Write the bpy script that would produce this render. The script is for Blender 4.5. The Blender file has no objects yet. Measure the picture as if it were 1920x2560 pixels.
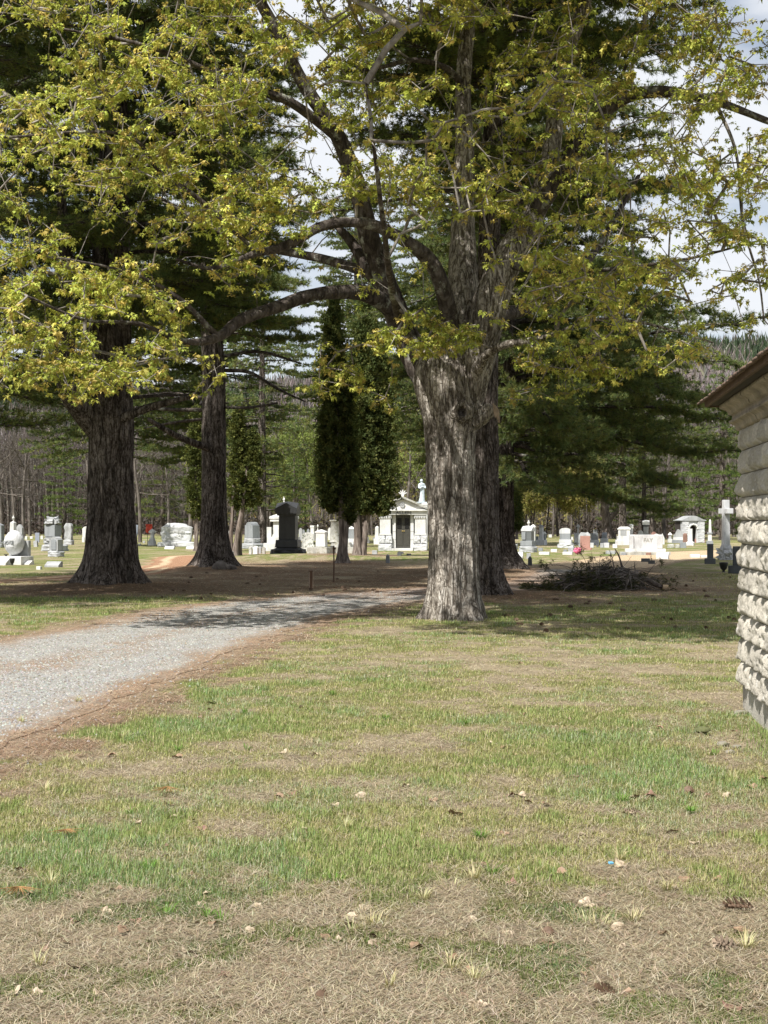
import bpy, bmesh, math, random
import numpy as np
from mathutils import Vector, Matrix

# ------------------------------------------------------------------ camera, sky, sun
F, H, HY = 3550.0, 1.62, 1308.0          # focal length, eye height and horizon of the photograph (1920 x 2560 px)
S = 1920 / 1659
sc = bpy.context.scene
C = sc.collection
cd = bpy.data.cameras.new("camera")
cam = bpy.data.objects.new("camera", cd)
C.objects.link(cam)
cam.location = (0, 0, H)
cam.rotation_euler = (math.radians(90), 0, 0)
cd.sensor_fit = 'VERTICAL'
cd.sensor_height = 36
cd.lens = 36 * F / 2560
cd.shift_y = (HY - 1280) / 2560
cd.clip_start, cd.clip_end = 0.1, 6000
sc.camera = cam

SUN_EL, SUN_DIR = math.radians(53), (-0.57, -0.82)      # direction to the sun on the ground: behind the camera, to its left
wd = bpy.data.worlds.new("World")
sc.world = wd
wd.use_nodes = True
nt = wd.node_tree
nt.nodes.clear()
N = nt.nodes.new
out, bg, sky = N('ShaderNodeOutputWorld'), N('ShaderNodeBackground'), N('ShaderNodeTexSky')
sky.sky_type = 'NISHITA'
sky.sun_disc = False
sky.sun_elevation = SUN_EL
sky.sun_rotation = math.atan2(SUN_DIR[0], SUN_DIR[1])
sky.air_density, sky.dust_density = 1.0, 0.6
tc, mp, nz, rp, mx = N('ShaderNodeTexCoord'), N('ShaderNodeMapping'), N('ShaderNodeTexNoise'), N('ShaderNodeValToRGB'), N('ShaderNodeMixRGB')
mp.inputs['Scale'].default_value = (3.2, 3.2, 8.5)
nz.inputs['Scale'].default_value = 1.6
nz.inputs['Detail'].default_value = 7
rp.color_ramp.elements[0].position, rp.color_ramp.elements[1].position = 0.30, 0.52
mx.inputs['Color2'].default_value = (8.6, 8.9, 9.4, 1)
for a, b in ((tc.outputs['Generated'], mp.inputs['Vector']), (mp.outputs['Vector'], nz.inputs['Vector']), (nz.outputs['Fac'], rp.inputs['Fac']),
             (rp.outputs['Color'], mx.inputs['Fac']), (sky.outputs['Color'], mx.inputs['Color1']), (mx.outputs['Color'], bg.inputs['Color']),
             (bg.outputs['Background'], out.inputs['Surface'])):
    nt.links.new(a, b)
bg.inputs['Strength'].default_value = 0.06
sd = bpy.data.lights.new("sun", 'SUN')
sd.energy, sd.angle, sd.color = 5.0, math.radians(0.53), (1, 0.955, 0.88)
so = bpy.data.objects.new("sun", sd)
C.objects.link(so)
_d = Vector((SUN_DIR[0], SUN_DIR[1], 0)).normalized() * math.cos(SUN_EL) + Vector((0, 0, math.sin(SUN_EL)))
so.rotation_euler = (-_d).to_track_quat('-Z', 'Y').to_euler()
so.location = (-30, -40, 60)
sc.view_settings.view_transform = 'Standard'
sc.view_settings.look = 'None'
sc.view_settings.exposure = 0.8
sc.view_settings.gamma = 1
sc.cycles.max_bounces = 6
sc.cycles.diffuse_bounces = 3
sc.cycles.transmission_bounces = 3
sc.cycles.use_adaptive_sampling = True
sc.cycles.adaptive_threshold = 0.015

# ------------------------------------------------------------------ helpers
def gz(py): return F * H / (py - HY)                     # distance of a ground point seen at row py
def P(px, py, Z): return np.array(((px - 960) / F * Z, Z, H - (py - HY) / F * Z))
def rng(s): return np.random.default_rng(s)

def _h(ix, iy, iz, seed):
    n = (ix.astype(np.int64) * 374761393 + iy.astype(np.int64) * 668265263 + iz.astype(np.int64) * 2147483647 + seed * 1274126177) & 0xFFFFFFFF
    n = ((n ^ (n >> 13)) * 1274126177) & 0xFFFFFFFF
    n = ((n ^ (n >> 16)) * 2246822519) & 0xFFFFFFFF
    return ((n ^ (n >> 15)) & 0xFFFFFF) / float(0xFFFFFF)

def vnoise(x, y, z=None, seed=0):
    x = np.asarray(x, float); y = np.asarray(y, float)
    z = np.zeros_like(x) if z is None else np.asarray(z, float)
    fx, fy, fz = np.floor(x), np.floor(y), np.floor(z)
    u, v, w = x - fx, y - fy, z - fz
    u, v, w = u * u * (3 - 2 * u), v * v * (3 - 2 * v), w * w * (3 - 2 * w)
    r = 0
    for i in (0, 1):
        for j in (0, 1):
            for k in (0, 1):
                r = r + (u if i else 1 - u) * (v if j else 1 - v) * (w if k else 1 - w) * _h(fx + i, fy + j, fz + k, seed)
    return r

def fbm(x, y, z=None, o=4, seed=0):
    r, a, t = 0, 1.0, 0
    for i in range(o):
        r = r + a * vnoise(np.asarray(x) * 2 ** i, np.asarray(y) * 2 ** i, None if z is None else np.asarray(z) * 2 ** i, seed + i * 7)
        t += a; a *= .5
    return r / t

def sstep(a, b, x):
    t = np.clip((x - a) / (b - a), 0, 1)
    return t * t * (3 - 2 * t)

def tag(o, label=None, cat=None, group=None, kind=None):
    if label: o['label'] = label
    if cat: o['category'] = cat
    if group: o['group'] = group
    if kind: o['kind'] = kind
    return o

def empty(name, loc, rz=0, label=None, cat=None, group=None):
    o = bpy.data.objects.new(name, None)
    C.objects.link(o)
    o.location = loc; o.rotation_euler = (0, 0, rz)
    o.empty_display_size = 0.2
    return tag(o, label, cat, group)

def link(name, me, mat=None, parent=None, smooth=False):
    o = bpy.data.objects.new(name, me)
    C.objects.link(o)
    if mat is not None and len(me.materials) == 0: me.materials.append(mat)
    if parent is not None: o.parent = parent
    if smooth: me.polygons.foreach_set('use_smooth', np.ones(len(me.polygons), bool))
    return o

def mesh_np(name, V, Fc, col=None):
    """V (n,3), Fc (m,3|4) -> mesh; col (n,3) gives the point colour attribute Col"""
    V = np.ascontiguousarray(V, np.float32); Fc = np.ascontiguousarray(Fc, np.int32)
    me = bpy.data.meshes.new(name)
    k = Fc.shape[1]; m = len(Fc)
    me.vertices.add(len(V)); me.vertices.foreach_set('co', V.ravel())
    me.loops.add(m * k); me.loops.foreach_set('vertex_index', Fc.ravel())
    me.polygons.add(m)
    me.polygons.foreach_set('loop_start', np.arange(0, m * k, k, dtype=np.int32))
    me.polygons.foreach_set('loop_total', np.full(m, k, np.int32))
    if col is not None:
        a = me.attributes.new('Col', 'FLOAT_COLOR', 'POINT')
        a.data.foreach_set('color', np.c_[col, np.ones(len(col))].astype(np.float32).ravel())
    me.update(calc_edges=True)
    return me

def copy_tree(o, parent=None):
    c = o.copy(); C.objects.link(c); c.parent = parent
    for ch in list(o.children): copy_tree(ch, c)
    return c

# ------------------------------------------------------------------ materials
MATS = {}
def nodes_of(name):
    m = bpy.data.materials.new(name)
    m.use_nodes = True
    t = m.node_tree
    b = t.nodes['Principled BSDF']
    return m, t, b

def ramp(t, stops):
    r = t.nodes.new('ShaderNodeValToRGB')
    e = r.color_ramp.elements
    while len(e) > 1: e.remove(e[-1])
    e[0].position = stops[0][0]; e[0].color = (*stops[0][1], 1)
    for p, c in stops[1:]:
        k = e.new(p); k.color = (*c, 1)
    return r

def noise_node(t, scale, detail=5, rough=.55, vscale=None, coord='Object', dist=0):
    tcn = t.nodes.new('ShaderNodeTexCoord')
    n = t.nodes.new('ShaderNodeTexNoise')
    n.inputs['Scale'].default_value = scale; n.inputs['Detail'].default_value = detail
    n.inputs['Roughness'].default_value = rough; n.inputs['Distortion'].default_value = dist
    if vscale:
        mpn = t.nodes.new('ShaderNodeMapping'); mpn.inputs['Scale'].default_value = vscale
        t.links.new(tcn.outputs[coord], mpn.inputs['Vector']); t.links.new(mpn.outputs['Vector'], n.inputs['Vector'])
    else:
        t.links.new(tcn.outputs[coord], n.inputs['Vector'])
    return n

def mul(t, c1, c2, fac=1.0, mode='MULTIPLY'):
    x = t.nodes.new('ShaderNodeMixRGB'); x.blend_type = mode; x.inputs['Fac'].default_value = fac
    for s, c in (('Color1', c1), ('Color2', c2)):
        if isinstance(c, tuple): x.inputs[s].default_value = (*c, 1)
        else: t.links.new(c, x.inputs[s])
    return x.outputs['Color']

def bump(t, b, h, strength=.5, dist=.02):
    n = t.nodes.new('ShaderNodeBump')
    n.inputs['Strength'].default_value = strength; n.inputs['Distance'].default_value = dist
    t.links.new(h, n.inputs['Height']); t.links.new(n.outputs['Normal'], b.inputs['Normal'])
    return n

def stone(name, c, rough=.75, stain=.45, grain=40, bumpy=.35, spec=.3, lichen=None):
    """a weathered stone: base colour c, speckle, large stains and drips"""
    m, t, b = nodes_of(name)
    g = noise_node(t, grain, 3); r1 = ramp(t, ((.3, tuple(x * .8 for x in c)), (.7, tuple(min(1, x * 1.15) for x in c))))
    t.links.new(g.outputs['Fac'], r1.inputs['Fac'])
    s = noise_node(t, 2.6, 7, .65, (1, 1, .45)); r2 = ramp(t, ((.30, (1 - stain,) * 3), (.55, (1, 1, 1))))
    t.links.new(s.outputs['Fac'], r2.inputs['Fac'])
    col = mul(t, r1.outputs['Color'], r2.outputs['Color'])
    if lichen:
        s2 = noise_node(t, 6, 6, .7); r3 = ramp(t, ((.5, (0, 0, 0)), (.62, (1, 1, 1))))
        t.links.new(s2.outputs['Fac'], r3.inputs['Fac'])
        x = t.nodes.new('ShaderNodeMixRGB'); t.links.new(r3.outputs['Color'], x.inputs['Fac'])
        t.links.new(col, x.inputs['Color1']); x.inputs['Color2'].default_value = (*lichen, 1)
        col = x.outputs['Color']
    t.links.new(col, b.inputs['Base Color'])
    b.inputs['Roughness'].default_value = rough
    b.inputs['Specular IOR Level'].default_value = spec
    g2 = noise_node(t, 18, 6, .7)
    bump(t, b, g2.outputs['Fac'], bumpy, .03)
    MATS[name] = m
    return m

stone('marble', (.60, .60, .585), stain=.35)
stone('white_granite', (.50, .51, .525), stain=.35, grain=70)
stone('granite', (.34, .35, .36), stain=.4, grain=70)
stone('grey_granite', (.235, .25, .265), stain=.35, grain=70, bumpy=.15)
stone('blue_slate', (.24, .27, .33), stain=.3)
stone('dark_granite', (.09, .095, .10), stain=.35, grain=60)
stone('dark_polish', (.12, .13, .135), rough=.35, stain=.2, bumpy=.05, spec=.5)
stone('black_stone', (.03, .031, .033), rough=.38, stain=.4, bumpy=.3)
stone('pink_granite', (.36, .20, .165), stain=.25, grain=60, bumpy=.1)
stone('brown_stone', (.22, .13, .10), stain=.4)
stone('lichen_marble', (.55, .55, .52), stain=.55, lichen=(.10, .11, .085))
stone('old_stone', (.40, .40, .37), stain=.55, lichen=(.22, .21, .16))
stone('concrete', (.47, .445, .40), stain=.4, grain=55, bumpy=.9, rough=.9)
stone('cornice_concrete', (.31, .27, .22), stain=.55, grain=30, bumpy=.5, rough=.9)
stone('copper_white', (.55, .63, .68), stain=.3)

def bark(name, dark, mid, light, vs=.16, scale=9, bstr=1.0, lichen=None, dist=.05, cracks=0):
    m, t, b = nodes_of(name)
    n = noise_node(t, scale, 8, .62, (1, 1, vs), dist=.6)
    r = ramp(t, ((.34, dark), (.5, mid), (.68, light)))
    t.links.new(n.outputs['Fac'], r.inputs['Fac'])
    n2 = noise_node(t, 1.1, 5, .6); r2 = ramp(t, ((.3, (.62, .6, .6)), (.7, (1.2, 1.2, 1.2))))
    t.links.new(n2.outputs['Fac'], r2.inputs['Fac'])
    col = mul(t, r.outputs['Color'], r2.outputs['Color'])
    hgt = n.outputs['Fac']
    if cracks:
        n3 = noise_node(t, cracks, 3, .5, (1, 1, vs * .8), dist=.9); r3 = ramp(t, ((.425, (1.08, 1.08, 1.08)), (.485, (.34, .32, .30)), (.515, (.34, .32, .30)), (.575, (1.08, 1.08, 1.08))))
        t.links.new(n3.outputs['Fac'], r3.inputs['Fac'])
        n4 = noise_node(t, cracks * 1.7, 2, .5, (1, 1, .55), dist=.5); r4 = ramp(t, ((.40, (1.05, 1.05, 1.05)), (.49, (.5, .48, .46)), (.51, (.5, .48, .46)), (.60, (1.05, 1.05, 1.05))))
        t.links.new(n4.outputs['Fac'], r4.inputs['Fac'])
        cr = mul(t, r3.outputs['Color'], r4.outputs['Color'])
        col = mul(t, col, cr); hgt = mul(t, mul(t, n.outputs['Fac'], (.6, .6, .6)), cr, 1, 'MULTIPLY')
    if lichen:
        s2 = noise_node(t, 3.5, 7, .7); r3 = ramp(t, ((.56, (0, 0, 0)), (.66, (1, 1, 1))))
        t.links.new(s2.outputs['Fac'], r3.inputs['Fac'])
        x = t.nodes.new('ShaderNodeMixRGB'); t.links.new(r3.outputs['Color'], x.inputs['Fac'])
        t.links.new(col, x.inputs['Color1']); x.inputs['Color2'].default_value = (*lichen, 1)
        col = x.outputs['Color']
    t.links.new(col, b.inputs['Base Color'])
    b.inputs['Roughness'].default_value = .95; b.inputs['Specular IOR Level'].default_value = .1
    bump(t, b, hgt, bstr, dist)
    MATS[name] = m
    return m
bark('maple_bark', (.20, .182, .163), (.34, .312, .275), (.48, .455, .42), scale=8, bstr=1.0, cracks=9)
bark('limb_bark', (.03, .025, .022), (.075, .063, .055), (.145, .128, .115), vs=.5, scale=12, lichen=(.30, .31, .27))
bark('twig_bark', (.10, .088, .078), (.20, .18, .16), (.36, .34, .31), vs=.6, scale=8, bstr=.2)
bark('pine_bark', (.07, .062, .056), (.155, .134, .12), (.245, .218, .198), vs=.22, scale=7, bstr=1.0, cracks=8)
bark('cedar_bark', (.06, .05, .045), (.17, .14, .12), (.32, .28, .25), vs=.1, scale=14, bstr=.8)
bark('grey_bark', (.06, .052, .046), (.125, .11, .098), (.21, .19, .172), vs=.3, scale=4, bstr=.3)
bark('dead_wood', (.05, .04, .034), (.15, .125, .11), (.28, .25, .22), vs=.2, scale=9, bstr=.8)

def leafmat(name, trans=.35, rough=.55, gain=(1, 1, 1), tgain=(1.1, 1.15, .7)):
    m = bpy.data.materials.new(name); m.use_nodes = True
    t = m.node_tree; t.nodes.clear()
    o = t.nodes.new('ShaderNodeOutputMaterial'); a = t.nodes.new('ShaderNodeAttribute'); a.attribute_name = 'Col'
    d = t.nodes.new('ShaderNodeBsdfDiffuse'); tr = t.nodes.new('ShaderNodeBsdfTranslucent'); x = t.nodes.new('ShaderNodeMixShader')
    t.links.new(mul(t, a.outputs['Color'], gain), d.inputs['Color'])
    t.links.new(mul(t, a.outputs['Color'], tgain), tr.inputs['Color'])
    x.inputs['Fac'].default_value = trans
    t.links.new(d.outputs['BSDF'], x.inputs[1]); t.links.new(tr.outputs['BSDF'], x.inputs[2]); t.links.new(x.outputs['Shader'], o.inputs['Surface'])
    MATS[name] = m
    return m
leafmat('maple_leaf', .38, tgain=(1.1, 1.08, .75)); leafmat('needles', .28); leafmat('grass_blade', .3); leafmat('bud_leaf', .3)
leafmat('far_twigs', .0)

def plain(name, c, rough=.7, scale=12, var=.35, bstr=.2, metallic=0):
    m, t, b = nodes_of(name)
    n = noise_node(t, scale, 5); r = ramp(t, ((.3, tuple(x * (1 - var) for x in c)), (.7, tuple(x * (1 + var * .5) for x in c))))
    t.links.new(n.outputs['Fac'], r.inputs['Fac']); t.links.new(r.outputs['Color'], b.inputs['Base Color'])
    b.inputs['Roughness'].default_value = rough; b.inputs['Metallic'].default_value = metallic
    bump(t, b, n.outputs['Fac'], bstr, .01)
    MATS[name] = m
    return m
plain('bronze_door', (.05, .048, .04), .5); plain('door_glass', (.015, .015, .015), .2); plain('letter_dark', (.07, .07, .07))
plain('black_iron', (.015, .015, .015), .5); plain('rust', (.10, .05, .03), .8, 30); plain('post_wood', (.11, .06, .035), .8, 14)
plain('post_edge', (.30, .23, .17), .8, 14); plain('fresh_wood', (.55, .40, .25), .8, 10); plain('pink_petal', (.80, .16, .30), .6, 25)
plain('red_cloth', (.62, .07, .035), .7, 6); plain('rotten_board', (.10, .06, .042), .85, 9); plain('shingle', (.15, .10, .075), .9, 14, .6)
plain('moss', (.10, .11, .045), .95, 20); plain('cone_scale', (.13, .08, .05), .7, 30); plain('dry_leaf', (.26, .17, .11), .7, 14)
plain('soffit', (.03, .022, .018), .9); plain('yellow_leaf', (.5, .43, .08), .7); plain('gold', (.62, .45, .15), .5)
plain('pale_leaf', (.42, .34, .25), .7, 14); plain('blue_plastic', (.15, .45, .75), .4)

def block_material():
    m, t, b = nodes_of('block_face')
    at = t.nodes.new('ShaderNodeAttribute'); at.attribute_name = 'Col'
    g = noise_node(t, 55, 3); r1 = ramp(t, ((.3, (.45, .425, .375)), (.7, (.63, .60, .54)))); t.links.new(g.outputs['Fac'], r1.inputs['Fac'])
    s = noise_node(t, 2.2, 7, .65, (1, 1, .5)); r2 = ramp(t, ((.3, (.6, .59, .57)), (.55, (1, 1, 1)))); t.links.new(s.outputs['Fac'], r2.inputs['Fac'])
    w = noise_node(t, 9, 6, .7, (1, 1, .3)); r3 = ramp(t, ((.58, (0, 0, 0)), (.66, (1, 1, 1)))); t.links.new(w.outputs['Fac'], r3.inputs['Fac'])
    col = mul(t, mul(t, r1.outputs['Color'], r2.outputs['Color']), at.outputs['Color'])
    x = t.nodes.new('ShaderNodeMixRGB'); t.links.new(mul(t, r3.outputs['Color'], (.6, .6, .6)), x.inputs['Fac']); t.links.new(col, x.inputs['Color1']); x.inputs['Color2'].default_value = (.62, .61, .585, 1)
    t.links.new(x.outputs['Color'], b.inputs['Base Color']); b.inputs['Roughness'].default_value = .9
    n = noise_node(t, 24, 6, .75); bump(t, b, n.outputs['Fac'], 1.0, .03)
    MATS['block_face'] = m
block_material()
stone('ground_rock', (.24, .22, .185), stain=.5, lichen=(.12, .12, .07))
# ------------------------------------------------------------------ ground, drive, paths
DRIVE = np.array([(-5.6, -6, 1.9), (-5.2, 4, 2.0), (-4.65, 11, 2.05), (-3.95, 16, 1.9), (-3.2, 21, 1.8), (-2.25, 26.5, 1.9), (-.7, 30.6, 1.75), (1.4, 33.6, 1.6),
                  (4, 38, 1.6), (6.0, 44, 1.6), (8.0, 53, 1.9), (11.2, 63, 2.2), (15.5, 73, 2.4), (22, 84, 2.4), (34, 96, 2.2)])
TRACK = np.array([(-11.5, 38, .9), (-9.4, 42, .9), (-8.1, 47, 1.0), (-8.0, 55, 1.1), (-8.9, 63, 1.3), (-9.0, 69, 1.4), (-6, 74, 1.2), (-1, 77, 1.0)])
def smooth_line(A, n=10):
    A = np.asarray(A, float); o = []
    Q = np.vstack((2 * A[0] - A[1], A, 2 * A[-1] - A[-2]))
    for i in range(1, len(Q) - 2):
        for t in np.arange(n) / n:
            o.append(.5 * (2 * Q[i] + (Q[i + 1] - Q[i - 1]) * t + (2 * Q[i - 1] - 5 * Q[i] + 4 * Q[i + 1] - Q[i + 2]) * t * t + (3 * Q[i] - Q[i - 1] - 3 * Q[i + 1] + Q[i + 2]) * t ** 3))
    o.append(Q[-2])
    return np.array(o)
DL, TL = smooth_line(DRIVE, 8), smooth_line(TRACK, 6)
def line_dist(X, Y, L):
    """distance beyond the strip's edge (negative inside) and the side (+1 right of the way away from the camera)"""
    best = np.full(X.shape, 1e9); side = np.zeros(X.shape)
    for a, b in zip(L[:-1], L[1:]):
        d = b[:2] - a[:2]; l2 = d @ d + 1e-9
        t = np.clip(((X - a[0]) * d[0] + (Y - a[1]) * d[1]) / l2, 0, 1)
        qx, qy = X - a[0] - t * d[0], Y - a[1] - t * d[1]
        e = np.hypot(qx, qy) - (a[2] + (b[2] - a[2]) * t)
        s = np.sign(d[1] * qx - d[0] * qy)
        k = e < best
        best = np.where(k, e, best); side = np.where(k, s, side)
    return best, side

PINES_AT = [(-6.82, 35.5, 3.0), (-5.86, 49, 2.4), (2.3, 32.3, 2.4), (3.9, 47, 3.2), (-1.64, 57.5, 2.2), (-1.1, 67.6, 2.2)]
PATCH = [(-.08, 6.9, .55, .55, .55), (1.42, 9.7, .85, 1.0, 1.0), (-2.0, 11.7, .9, 2.6, .35), (-.95, 13, 1.0, 2.4, .32), (-1.25, 7.0, .9, .8, .2), (.9, 7.0, 1.1, .6, .25),
         (1.2, 14.7, 2.6, 2.0, -.35), (.3, 11.0, .9, .9, -.2), (2.4, 10.8, .5, .7, -.5), (-8, 31, 3, 3, .3), (3, 24, 5, 4, .25), (-3.4, 58, 2.5, 4, .3),
         (-11, 68, 3, 4, .5), (9.5, 74, 5, 3, .45), (-9, 92, 6, 5, .5), (18, 68, 6, 4, .2), (-15, 57, 4, 2, .25), (1.9, 7.6, .45, .4, -.35)]

def fields(X, Y):
    n1, n2, n3 = fbm(X * .7, Y * .7, seed=3), fbm(X * 2.6, Y * 2.6, seed=11), fbm(X * 9, Y * 9, seed=23, o=3)
    g = .60 + (n1 - .5) * .85 + (n2 - .5) * 1.25 + (n3 - .5) * .8
    for px, py, rx, ry, a in PATCH:
        g = g + .6 * a * np.exp(-(((X - px) / rx) ** 2 + ((Y - py) / ry) ** 2))
    front = sstep(6.9, 5.7, Y + (n2 - .5) * 1.6)
    g = g - .42 * front + front * .75 * sstep(.51, .61, fbm(X * 3.4, Y * 3.4, seed=51))
    g = g - .10 * sstep(14, 22, Y) * sstep(26, 20, Y)
    dd, side = line_dist(X, Y, DL)
    edge = sstep(.6, .0, dd + (n2 - .5) * 1.3) * np.where(side > 0, 1, .75)
    td, _ = line_dist(X, Y, TL)
    lit = np.zeros(np.shape(X))
    for px, py, r in PINES_AT:
        lit = np.maximum(lit, sstep(r * 1.5, r * .5, np.hypot(X - px, (Y - py) * .8) + (n1 - .5) * 2.5))
    zone = sstep(30, 34, Y) * sstep(62, 50, Y + X * .5) * sstep(-9.5, -5, X) * sstep(11, 6.5, X - (Y - 40) * .1)
    lit = np.clip(np.maximum(lit, zone * (.75 + (n1 - .5) * 1.6 + (n2 - .5) * 1.4)), 0, 1)
    lit = np.maximum(lit, edge * .85)
    track = sstep(.5, -.3, td + (n2 - .5) * 1.2)
    g = np.clip(g, 0, 1) * (1 - lit) * (1 - track)
    return g, lit, dd, front, track, n2, n3

def soil_color(X, Y):
    g, lit, dd, front, track, n2, n3 = fields(X, Y)
    dry = np.array((.31, .262, .185)); pale = np.array((.40, .345, .25)); green = np.array((.20, .205, .085)); rich = np.array((.155, .20, .068)); lt = np.array((.17, .118, .08)); mossy = np.array((.105, .11, .05))
    c = dry + (pale - dry) * sstep(.35, .75, n3)[..., None]
    gg = sstep(.32, .72, g)[..., None]
    c = c * (1 - gg) + (green + (rich - green) * sstep(.7, 1, g)[..., None]) * gg
    c = c * (1 - .45 * front[..., None] * sstep(.3, .6, g)[..., None]) + mossy * .45 * front[..., None] * sstep(.3, .6, g)[..., None]
    c = c * (1 - .92 * lit[..., None]) + (lt * (.75 + .6 * n2[..., None]) + .17 * np.array((1, .82, .70)) * sstep(.4, -.1, dd)[..., None]) * .92 * lit[..., None]
    tr = np.array((.40, .27, .18))
    c = c * (1 - track[..., None]) + tr * track[..., None] * (.8 + .4 * n3[..., None])
    return np.clip(c, 0, 1)

def gh(X, Y):
    z = .0 * X
    for px, py, r, h in ((-6.82, 35.5, 1.9, .16), (-5.86, 49, 1.7, .2), (3.9, 47, 2.2, .15), (-3.6, 67, 5, .18)):
        z = z + h * np.exp(-(((X - px) / r) ** 2 + ((Y - py) / r) ** 2))
    return z - .05 * np.exp(-(((X - 2.62) / .16) ** 2 + ((Y - 10.9) / .55) ** 2))

def spaced(a, b, fine, lo, hi, grow):
    v = list(np.arange(a, b, fine)); d = fine; x = b
    while x < hi: v.append(x); d *= grow; x += d
    v.append(hi); d = fine; x = a
    w = []
    while x > lo: d *= grow; x -= d; w.append(max(x, lo))
    return np.array(w[::-1] + v)
gx = spaced(-6, 6, .075, -2500, 2500, 1.06); gy = spaced(4, 26, .075, -60, 4200, 1.028)
GX, GY = np.meshgrid(gx, gy)
nx, ny = len(gx), len(gy)
idx = np.arange(nx * ny).reshape(ny, nx)
quads = np.stack((idx[:-1, :-1], idx[:-1, 1:], idx[1:, 1:], idx[1:, :-1]), -1).reshape(-1, 4)

def groundmat(name, c1, c2, bstr, bd, scales=(3, 26, 140), fine=(.55, 1.35)):
    m, t, b = nodes_of(name)
    a = t.nodes.new('ShaderNodeAttribute'); a.attribute_name = 'Col'
    n0 = noise_node(t, scales[0], 6, .65); r0 = ramp(t, ((.3, (c1,) * 3), (.7, (c2,) * 3))); t.links.new(n0.outputs['Fac'], r0.inputs['Fac'])
    n1 = noise_node(t, scales[1], 6, .7); r1 = ramp(t, ((.32, (fine[0], fine[0], fine[0])), (.68, (fine[1], fine[1] * .98, fine[1] * .94)))); t.links.new(n1.outputs['Fac'], r1.inputs['Fac'])
    n2 = noise_node(t, scales[2], 3, .6); r2 = ramp(t, ((.35, (.6, .6, .6)), (.65, (1.3, 1.28, 1.25)))); t.links.new(n2.outputs['Fac'], r2.inputs['Fac'])
    col = mul(t, mul(t, mul(t, a.outputs['Color'], r0.outputs['Color']), r1.outputs['Color']), r2.outputs['Color'])
    t.links.new(col, b.inputs['Base Color'])
    b.inputs['Roughness'].default_value = .95; b.inputs['Specular IOR Level'].default_value = .05
    bump(t, b, n1.outputs['Fac'], bstr, bd)
    MATS[name] = m
groundmat('turf', .72, 1.22, 1.0, .05)
groundmat('gravel_mat', .85, 1.12, 1.0, .03, (2.2, 34, 120), (.62, 1.3))
V = np.c_[GX.ravel(), GY.ravel(), gh(GX, GY).ravel()]
ground = link('ground', mesh_np('ground', V, quads, soil_color(GX.ravel(), GY.ravel())), MATS['turf'])
tag(ground, 'patchy spring lawn of green grass, dry straw and brown pine needles', 'ground', kind='structure')

def strip(name, L, seed, jag, col, label, cat, mat, zoff, nv=28):
    t = np.diff(L[:, :2], axis=0); t = np.vstack((t, t[-1:])); t /= np.linalg.norm(t, axis=1)[:, None]
    L2 = []
    for i in range(len(L) - 1):
        k = max(2, int(np.hypot(*(L[i + 1, :2] - L[i, :2])) / .22))
        for s in np.arange(k) / k: L2.append(np.r_[L[i] * (1 - s) + L[i + 1] * s, t[i] * (1 - s) + t[i + 1] * s])
    L2 = np.array(L2); n = len(L2)
    nrm = np.c_[L2[:, 4], -L2[:, 3]]
    v = np.linspace(-1, 1, nv)
    arc = np.arange(n) * .22
    eR = L2[:, 2] + jag * (fbm(arc * .8, arc * 0, seed=seed) - .5) * 2 + jag * (fbm(arc * 4, arc * 0, seed=seed + 5) - .5)
    eL = L2[:, 2] + jag * (fbm(arc * .8, arc * 0 + 9, seed=seed) - .5) * 2 + jag * (fbm(arc * 4, arc * 0 + 9, seed=seed + 5) - .5)
    off = np.where(v[None] > 0, v[None] * eR[:, None], v[None] * eL[:, None])
    X = L2[:, 0, None] + nrm[:, 0, None] * off; Y = L2[:, 1, None] + nrm[:, 1, None] * off
    id2 = np.arange(n * nv).reshape(n, nv)
    q = np.stack((id2[:-1, :-1], id2[:-1, 1:], id2[1:, 1:], id2[1:, :-1]), -1).reshape(-1, 4)
    vv = np.broadcast_to(v, X.shape)
    o = link(name, mesh_np(name, np.c_[X.ravel(), Y.ravel(), (gh(X, Y) + zoff).ravel()], q, col(X.ravel(), Y.ravel(), vv.ravel())), MATS[mat])
    return tag(o, label, cat, kind='structure')

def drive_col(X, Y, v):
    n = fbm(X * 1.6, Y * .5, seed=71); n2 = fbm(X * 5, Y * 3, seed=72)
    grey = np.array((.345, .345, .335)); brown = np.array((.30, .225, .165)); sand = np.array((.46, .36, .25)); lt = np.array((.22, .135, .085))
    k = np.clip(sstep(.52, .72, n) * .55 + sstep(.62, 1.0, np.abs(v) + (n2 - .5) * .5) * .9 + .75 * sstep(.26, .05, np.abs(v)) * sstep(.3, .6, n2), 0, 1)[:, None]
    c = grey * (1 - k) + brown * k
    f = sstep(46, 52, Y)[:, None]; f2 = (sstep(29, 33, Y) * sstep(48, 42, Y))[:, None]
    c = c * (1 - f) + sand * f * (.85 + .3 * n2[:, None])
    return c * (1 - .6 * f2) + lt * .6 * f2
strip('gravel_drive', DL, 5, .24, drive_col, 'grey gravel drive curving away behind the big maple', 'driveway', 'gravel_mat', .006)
def track_col(X, Y, v):
    r = sstep(.22, .08, np.abs(np.abs(v) - .55))[:, None]
    return np.array((.33, .20, .13)) * (1 - r) + np.array((.50, .40, .28)) * r
strip('dirt_track', TL, 15, .25, track_col, 'reddish dirt track with two pale wheel ruts beside the pines', 'track', 'gravel_mat', .006, 24)

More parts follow.
